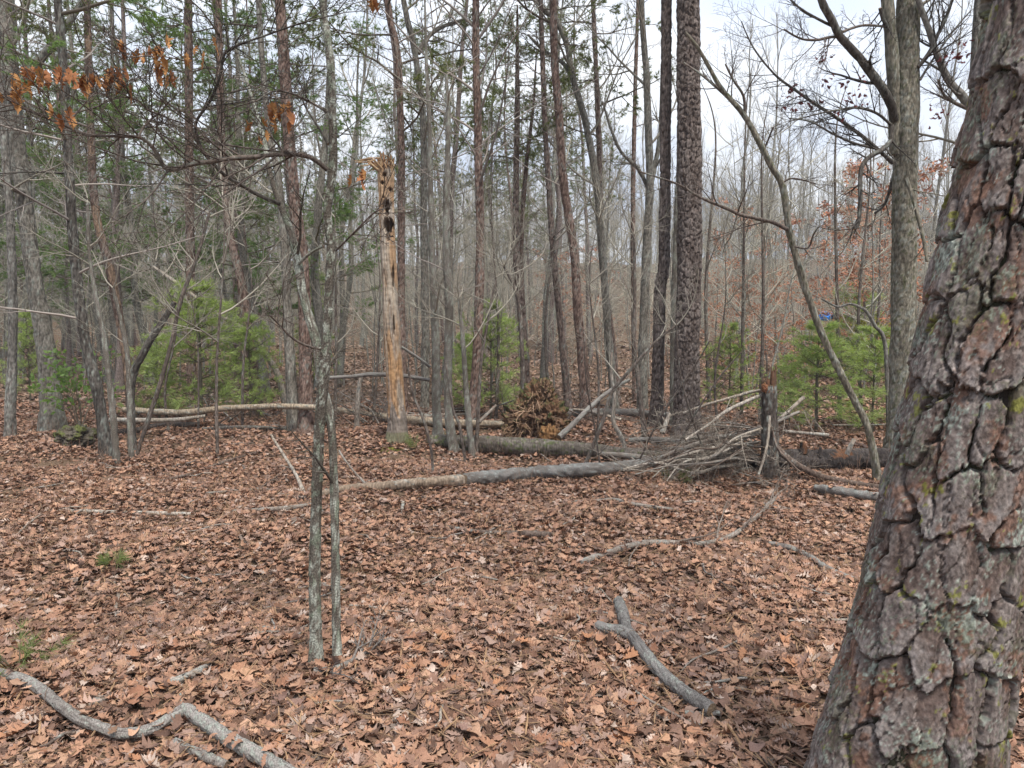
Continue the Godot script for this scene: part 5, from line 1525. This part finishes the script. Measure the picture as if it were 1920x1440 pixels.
func brush_pile() -> void:
	rng.seed = 83
	var o := {"sides": 8, "step": 0.05}
	var rows := [
		[[1425, 732, 5, 1400, 737, 6, 1362, 748, 5, 1320, 760, 5, 1280, 775, 4], [7.5, 7.4], "pale", "arched pale branch springing from the top of the snapped stump"],
		[[1436, 738, 6, 1400, 752, 6, 1360, 772, 6, 1330, 795, 5, 1285, 825, 5], [7.4, 7.0], "pale", "pale branch sloping down from the top of the snapped stump"],
		[[1507, 745, 8, 1485, 765, 7, 1462, 785, 6, 1440, 800, 5], [7.9, 7.7], "pale", "pale broken branch jutting up behind the snapped stump"],
		[[1498, 772, 5, 1470, 785, 6, 1440, 800, 6], [7.8, 7.6], "stick", "forked grey branch jutting beside the snapped stump"],
		[[1553, 816, 7, 1510, 812, 6, 1465, 808, 5], [7.7, 7.6], "pale", "level pale branch reaching from the snapped stump over the charred log"],
		[[1443, 780, 5, 1441, 815, 5, 1435, 850, 5, 1422, 890, 4], [7.25, 7.0], "pale", "pale stick hanging down the face of the snapped stump"],
		[[1446, 800, 5, 1458, 840, 5, 1480, 865, 4, 1500, 885, 4], [7.3, 7.0], "brown", "thin brown stick falling from the snapped stump"],
		[[1290, 820, 6, 1340, 820, 8, 1390, 812, 8, 1432, 800, 7], [7.8, 7.6], "stick", "uppermost grey branch across the brush pile"],
		[[1180, 825, 8, 1230, 824, 9, 1290, 830, 8], [8.3, 8.0], "old", "weathered branch at the far end of the brush pile"],
		[[1242, 812, 11, 1248, 795, 9, 1256, 775, 5], [8.2, 8.3], "pale", "pale upright broken stub in the brush pile"],
		[[1120, 850, 9, 1180, 855, 11, 1240, 862, 10, 1300, 868, 8], [7.9, 7.6], "stick", "thick bleached branch along the front of the brush pile"],
		[[1230, 862, 8, 1280, 842, 9, 1340, 822, 8, 1400, 815, 7], [7.4, 7.5], "stick", "bleached branch slanting up the brush pile"],
	]
	for k in rows:
		stick("brush_branch", "branch", k[3], k[0], k[1], k[2], {"sides": 9, "step": 0.03, "twigs": 4, "tlen": 0.3})
	for k in 46:
		var f := P(rng.randf_range(1395, 1440), rng.randf_range(800, 872), rng.randf_range(7.25, 7.9))
		var g := G(rng.randf_range(1150, 1350), rng.randf_range(842, 918))
		g.y += rng.randf_range(0.02, 0.20)
		var m := f.lerp(g, 0.5) + Vector3(0, rng.randf_range(-0.04, 0.12), rng.randf_range(-0.25, 0.25))
		var w := 0.005 + 0.013 * pow(rng.randf(), 2.0)
		stick_at("brush_stick", "branch", "bleached dead branch heaped against the snapped stump", PackedVector3Array([f, f.lerp(m, 0.5) + rv() * 0.06, m, m.lerp(g, 0.5) + rv() * 0.08, g]), PackedFloat32Array([w, w, w * 0.9, w * 0.7, w * 0.4]), ["stick", "pale", "pale", "brown"][k % 4], {"sides": 7, "step": 0.06, "group": "dead branches of the brush pile", "twigs": 5, "tlen": 0.4})
	for k in 26:
		var g := G(rng.randf_range(1300, 1520), rng.randf_range(880, 915))
		var e := g + Vector3(rng.randf_range(-0.6, 0.6), rng.randf_range(0.03, 0.2), rng.randf_range(-0.3, 0.3))
		g.y += 0.03
		stick_at("brush_twig", "twig", "fine dead twig spilling out before the snapped stump", PackedVector3Array([g, g.lerp(e, 0.5) + rv() * 0.05, e]), PackedFloat32Array([0.006, 0.005, 0.002]), ["stick", "brown"][k % 2], {"sides": 6, "step": 0.06, "group": "fine twigs before the snapped stump", "twigs": 3, "tlen": 0.25})
	for k in 64:                          # scattered slash among the back logs
		var g := G(rng.randf_range(220, 1250), rng.randf_range(770, 808))
		var e := g + Vector3(rng.randf_range(-0.9, 0.9), rng.randf_range(0.05, 0.5), rng.randf_range(-0.4, 0.4))
		g.y += 0.03
		stick_at("slash_branch", "branch", "loose dead branch among the logs along the back", PackedVector3Array([g, g.lerp(e, 0.5) + rv() * 0.08, e]), PackedFloat32Array([0.013, 0.010, 0.004]), ["stick", "brown", "old", "dark"][k % 4], {"sides": 6, "step": 0.08, "group": "dead branches among the back logs", "twigs": 4, "tlen": 0.4})
	# thin saplings and whips that stand in and over the pile
	for k in [[1250, 880, 5, 1290, 800, 4, 1340, 720, 3, 1390, 660, 2], [1330, 872, 4, 1300, 790, 4, 1275, 700, 3, 1268, 600, 2], [1200, 860, 4, 1240, 780, 4, 1300, 690, 3, 1330, 640, 2], [1125, 870, 4, 1115, 800, 3, 1100, 720, 3, 1095, 640, 2]]:
		stick("slanting_whip", "sapling", "thin bare whip slanting up out of the brush", k, [7.4, 7.0], "slim", {"sides": 7, "step": 0.05, "group": "bare whips in the brush", "twigs": 9, "tlen": 0.4, "up": 0.1})

func small_things() -> void:
	rng.seed = 101
	# dry stems that stand in the leaves
	var mb := MB.new()
	for k in 1700:
		var d := lerpf(2.4, 11.0, sqrt(rng.randf()))
		var x := rng.randf_range(-0.78, 0.60) * d
		if x > -0.2 * d and rng.randf() < 0.55: continue
		var p := Vector3(x, hgt(x, -d), -d)
		var h := rng.randf_range(0.10, 0.36)
		var lean := Vector3(rng.randf_range(-1, 1), 0, rng.randf_range(-1, 1)) * 0.25 * h
		var c := Color(0.20, 0.115, 0.08).lerp(Color(0.26, 0.19, 0.14), rng.randf())
		twig(mb, PackedVector3Array([p, p + Vector3(0, h * 0.5, 0) + lean * 0.3, p + Vector3(0, h, 0) + lean]), PackedFloat32Array([0.0018, 0.0014, 0.0008]), 3, c)
		for j in 2:
			var a := p + Vector3(0, h * rng.randf_range(0.4, 0.8), 0) + lean * 0.4
			twig(mb, PackedVector3Array([a, a + Vector3(rng.randf_range(-1, 1), 0.8, rng.randf_range(-1, 1)) * 0.07]), PackedFloat32Array([0.0012, 0.0007]), 3, c)
	var o := single("dry_undergrowth", mb.mesh(M.twig), Vector3.ZERO, "dry reddish stems standing thinly in the leaf litter", "undergrowth")
	o.set_meta("kind", "stuff")
	# holly-like shrub with light green leaves behind the dark pine
	for k in [[150, 800, 150, 700, 10.4, 0.62, "light green leafy shrub behind the dark lichened pine", 420, Color(0.15, 0.24, 0.08), Color(0.22, 0.32, 0.12)], [1640, 770, 1630, 640, 15.5, 1.1, "yellow green leafy shrub against the twin oak", 900, Color(0.17, 0.20, 0.06), Color(0.30, 0.26, 0.08)], [1575, 760, 1560, 660, 16.5, 0.9, "dark green leafy shrub below the blue tarp", 700, Color(0.06, 0.12, 0.04), Color(0.10, 0.17, 0.05)]]:
		var base := P(k[0], k[1], k[4])
		base.y = hgt(base.x, base.z)
		var s := thing("leafy_shrub", k[6], "shrub", base)
		var mid := P(k[2], k[3], k[4]) - base
		var st := MB.new()
		var lf := MB.new()
		var tips := []
		for j in 6:
			grow(st, Vector3.ZERO, (mid.normalized() + rv() * 0.35).normalized(), mid.length() * rng.randf_range(1.0, 1.4), 0.012, 0, {"lv": 2, "nc": [7, 4], "lr": 0.45, "ang": 0.8, "wig": 0.14, "up": 0.03, "t0": 0.35, "col": Color(0.2, 0.17, 0.13), "rmin": 0.002}, tips)
		for j in int(k[7]):
			var t: Array = tips[rng.randi() % tips.size()]
			var e: Vector3 = (t[1] + rv()).normalized()
			var w: Vector3 = e.cross(rv()).normalized() * 0.022
			var a: Vector3 = t[0] + rv() * 0.05
			var c: Color = k[8].lerp(k[9], rng.randf())
			lf.tri(a, a + e * 0.035 + w, a + e * 0.075, c)
			lf.tri(a, a + e * 0.075, a + e * 0.035 - w, c)
		part("stem", st.mesh(M.twig), s)
		part("foliage", lf.mesh(M.needle), s)
	# a blue tarp thrown over something far up the slope
	var base := G(1553, 600)
	var s := per_px(base)
	var tarp := thing("blue_tarp", "crumpled blue tarp over a heap far up the slope", "tarp", base)
	part("sheet", lump(12 * s, 9 * s, 10 * s, 0.30, 2.0, Color(0.03, 0.17, 0.62), Color(0.07, 0.30, 0.78), Color(0.03, 0.15, 0.5), 0.0, 20, 30).mesh(M.twig), tarp).position = Vector3(-5 * s, 7 * s, 0)
	part("covered_heap", lump(10 * s, 8 * s, 8 * s, 0.3, 2.0, Color(0.03, 0.03, 0.04), Color(0.05, 0.05, 0.06), Color(0.03, 0.03, 0.04), 0.0, 16, 24).mesh(M.twig), tarp).position = Vector3(11 * s, 6 * s, 0.1)
	# moss at the foot of the snag
	base = G(725, 845)
	var moss := lump(0.16, 0.035, 0.10, 0.35, 3.0, Color(0.24, 0.22, 0.05), Color(0.13, 0.17, 0.05), Color(0.3, 0.28, 0.06), 0.2, 20, 40)
	single("moss_cushion", moss.mesh(M.bark), base, "yellow green moss cushion at the foot of the dead snag", "moss")

func leaf_tones() -> void:
	rng.seed = 5
	for k in 4: crumpled.append(leaf_mesh(0, rng.randf_range(0.2, 0.9), rng.randf_range(0.4, 1.3), rng.randf_range(-1.4, 1.4)))
	for k in [["orange_leaf", Color(0.64, 0.33, 0.13)], ["brown_leaf", Color(0.50, 0.22, 0.10)], ["red_leaf", Color(0.20, 0.055, 0.055)]]:
		var m: StandardMaterial3D = M.leaf.duplicate()
		m.albedo_color = k[1].linear_to_srgb()
		m.backlight = Color(0.5, 0.42, 0.3)
		M[k[0]] = m

func overcast() -> PanoramaSkyMaterial:
	var n := FastNoiseLite.new()
	n.noise_type = FastNoiseLite.TYPE_SIMPLEX_SMOOTH
	n.seed = 12
	n.frequency = 1.0
	n.fractal_octaves = 5
	var w := 768
	var h := 384
	var im := Image.create_empty(w, h, false, Image.FORMAT_RGBF)
	for y in h:
		var el := (0.5 - (y + 0.5) / h) * PI
		for x in w:
			var az := (x + 0.5) / w * TAU
			var d := Vector3(cos(el) * sin(az), sin(el), cos(el) * cos(az))
			var k := d / (absf(d.y) + 0.35)
			var c := clampf(0.5 + 1.3 * n.get_noise_3d(k.x * 1.5, k.y * 3.0, k.z * 1.5), 0.0, 1.0)
			var col := Color(0.56, 0.64, 0.79).lerp(Color(0.86, 0.89, 0.93), c)
			col = col * SKY * (1.0 + 0.9 * maxf(sin(el), 0.0))
			if el < 0.0: col = Color(0.12, 0.10, 0.09)
			im.set_pixel(x, y, col)
	var m := PanoramaSkyMaterial.new()
	m.panorama = ImageTexture.create_from_image(im)
	return m

const SKY := 0.335

func _ready() -> void:
	nz.noise_type = FastNoiseLite.TYPE_SIMPLEX_SMOOTH
	nz.seed = 4
	nz.frequency = 1.0
	nz.fractal_type = FastNoiseLite.FRACTAL_NONE
	nc.noise_type = FastNoiseLite.TYPE_CELLULAR
	nc.seed = 9
	nc.frequency = 1.0
	nc.fractal_type = FastNoiseLite.FRACTAL_NONE
	nc.cellular_return_type = FastNoiseLite.RETURN_DISTANCE2_SUB
	nc.cellular_jitter = 0.9
	nv.noise_type = FastNoiseLite.TYPE_CELLULAR
	nv.seed = 9
	nv.frequency = 1.0
	nv.fractal_type = FastNoiseLite.FRACTAL_NONE
	nv.cellular_return_type = FastNoiseLite.RETURN_CELL_VALUE
	nv.cellular_jitter = 0.9
	# camera, sky, soft sun through cloud
	var cam := Camera3D.new()
	cam.name = "camera"
	cam.fov = rad_to_deg(2.0 * atan(720.0 / F))
	cam.near = 0.05
	cam.far = 1500.0
	cam.position = EYE
	cam.rotation = Vector3(-PITCH, 0, 0)
	add_child(cam)
	cam.current = true
	var we := WorldEnvironment.new()
	we.name = "world"
	var env := Environment.new()
	env.background_mode = Environment.BG_SKY
	var sky := Sky.new()
	sky.sky_material = overcast()
	env.sky = sky
	env.tonemap_mode = Environment.TONE_MAPPER_LINEAR
	env.tonemap_exposure = 3.4
	env.fog_enabled = true
	env.fog_density = 0.0011
	env.fog_light_color = Color(0.86, 0.89, 0.94)
	env.sdfgi_enabled = true
	env.ssao_enabled = true
	env.ssil_enabled = true
	we.environment = env
	add_child(we)
	var sun := DirectionalLight3D.new()
	sun.name = "sun"
	sun.light_energy = 0.5
	sun.light_color = Color(1.0, 0.97, 0.93)
	sun.light_angular_distance = 14.0
	sun.shadow_enabled = true
	sun.rotation_degrees = Vector3(-62, 25, 0)
	add_child(sun)
	materials()
	leaf_tones()
	rng.seed = 1
	var ground := make_ground()
	rng.seed = 2
	make_library()
	near_pine()
	named_trees()
	rng.seed = 3
	snag()
	root_ball()
	stumps()
	young_pines()
	woodland()
	fallen_wood()
	brush_pile()
	small_things()
	rng.seed = 8
	leaves_on(ground)
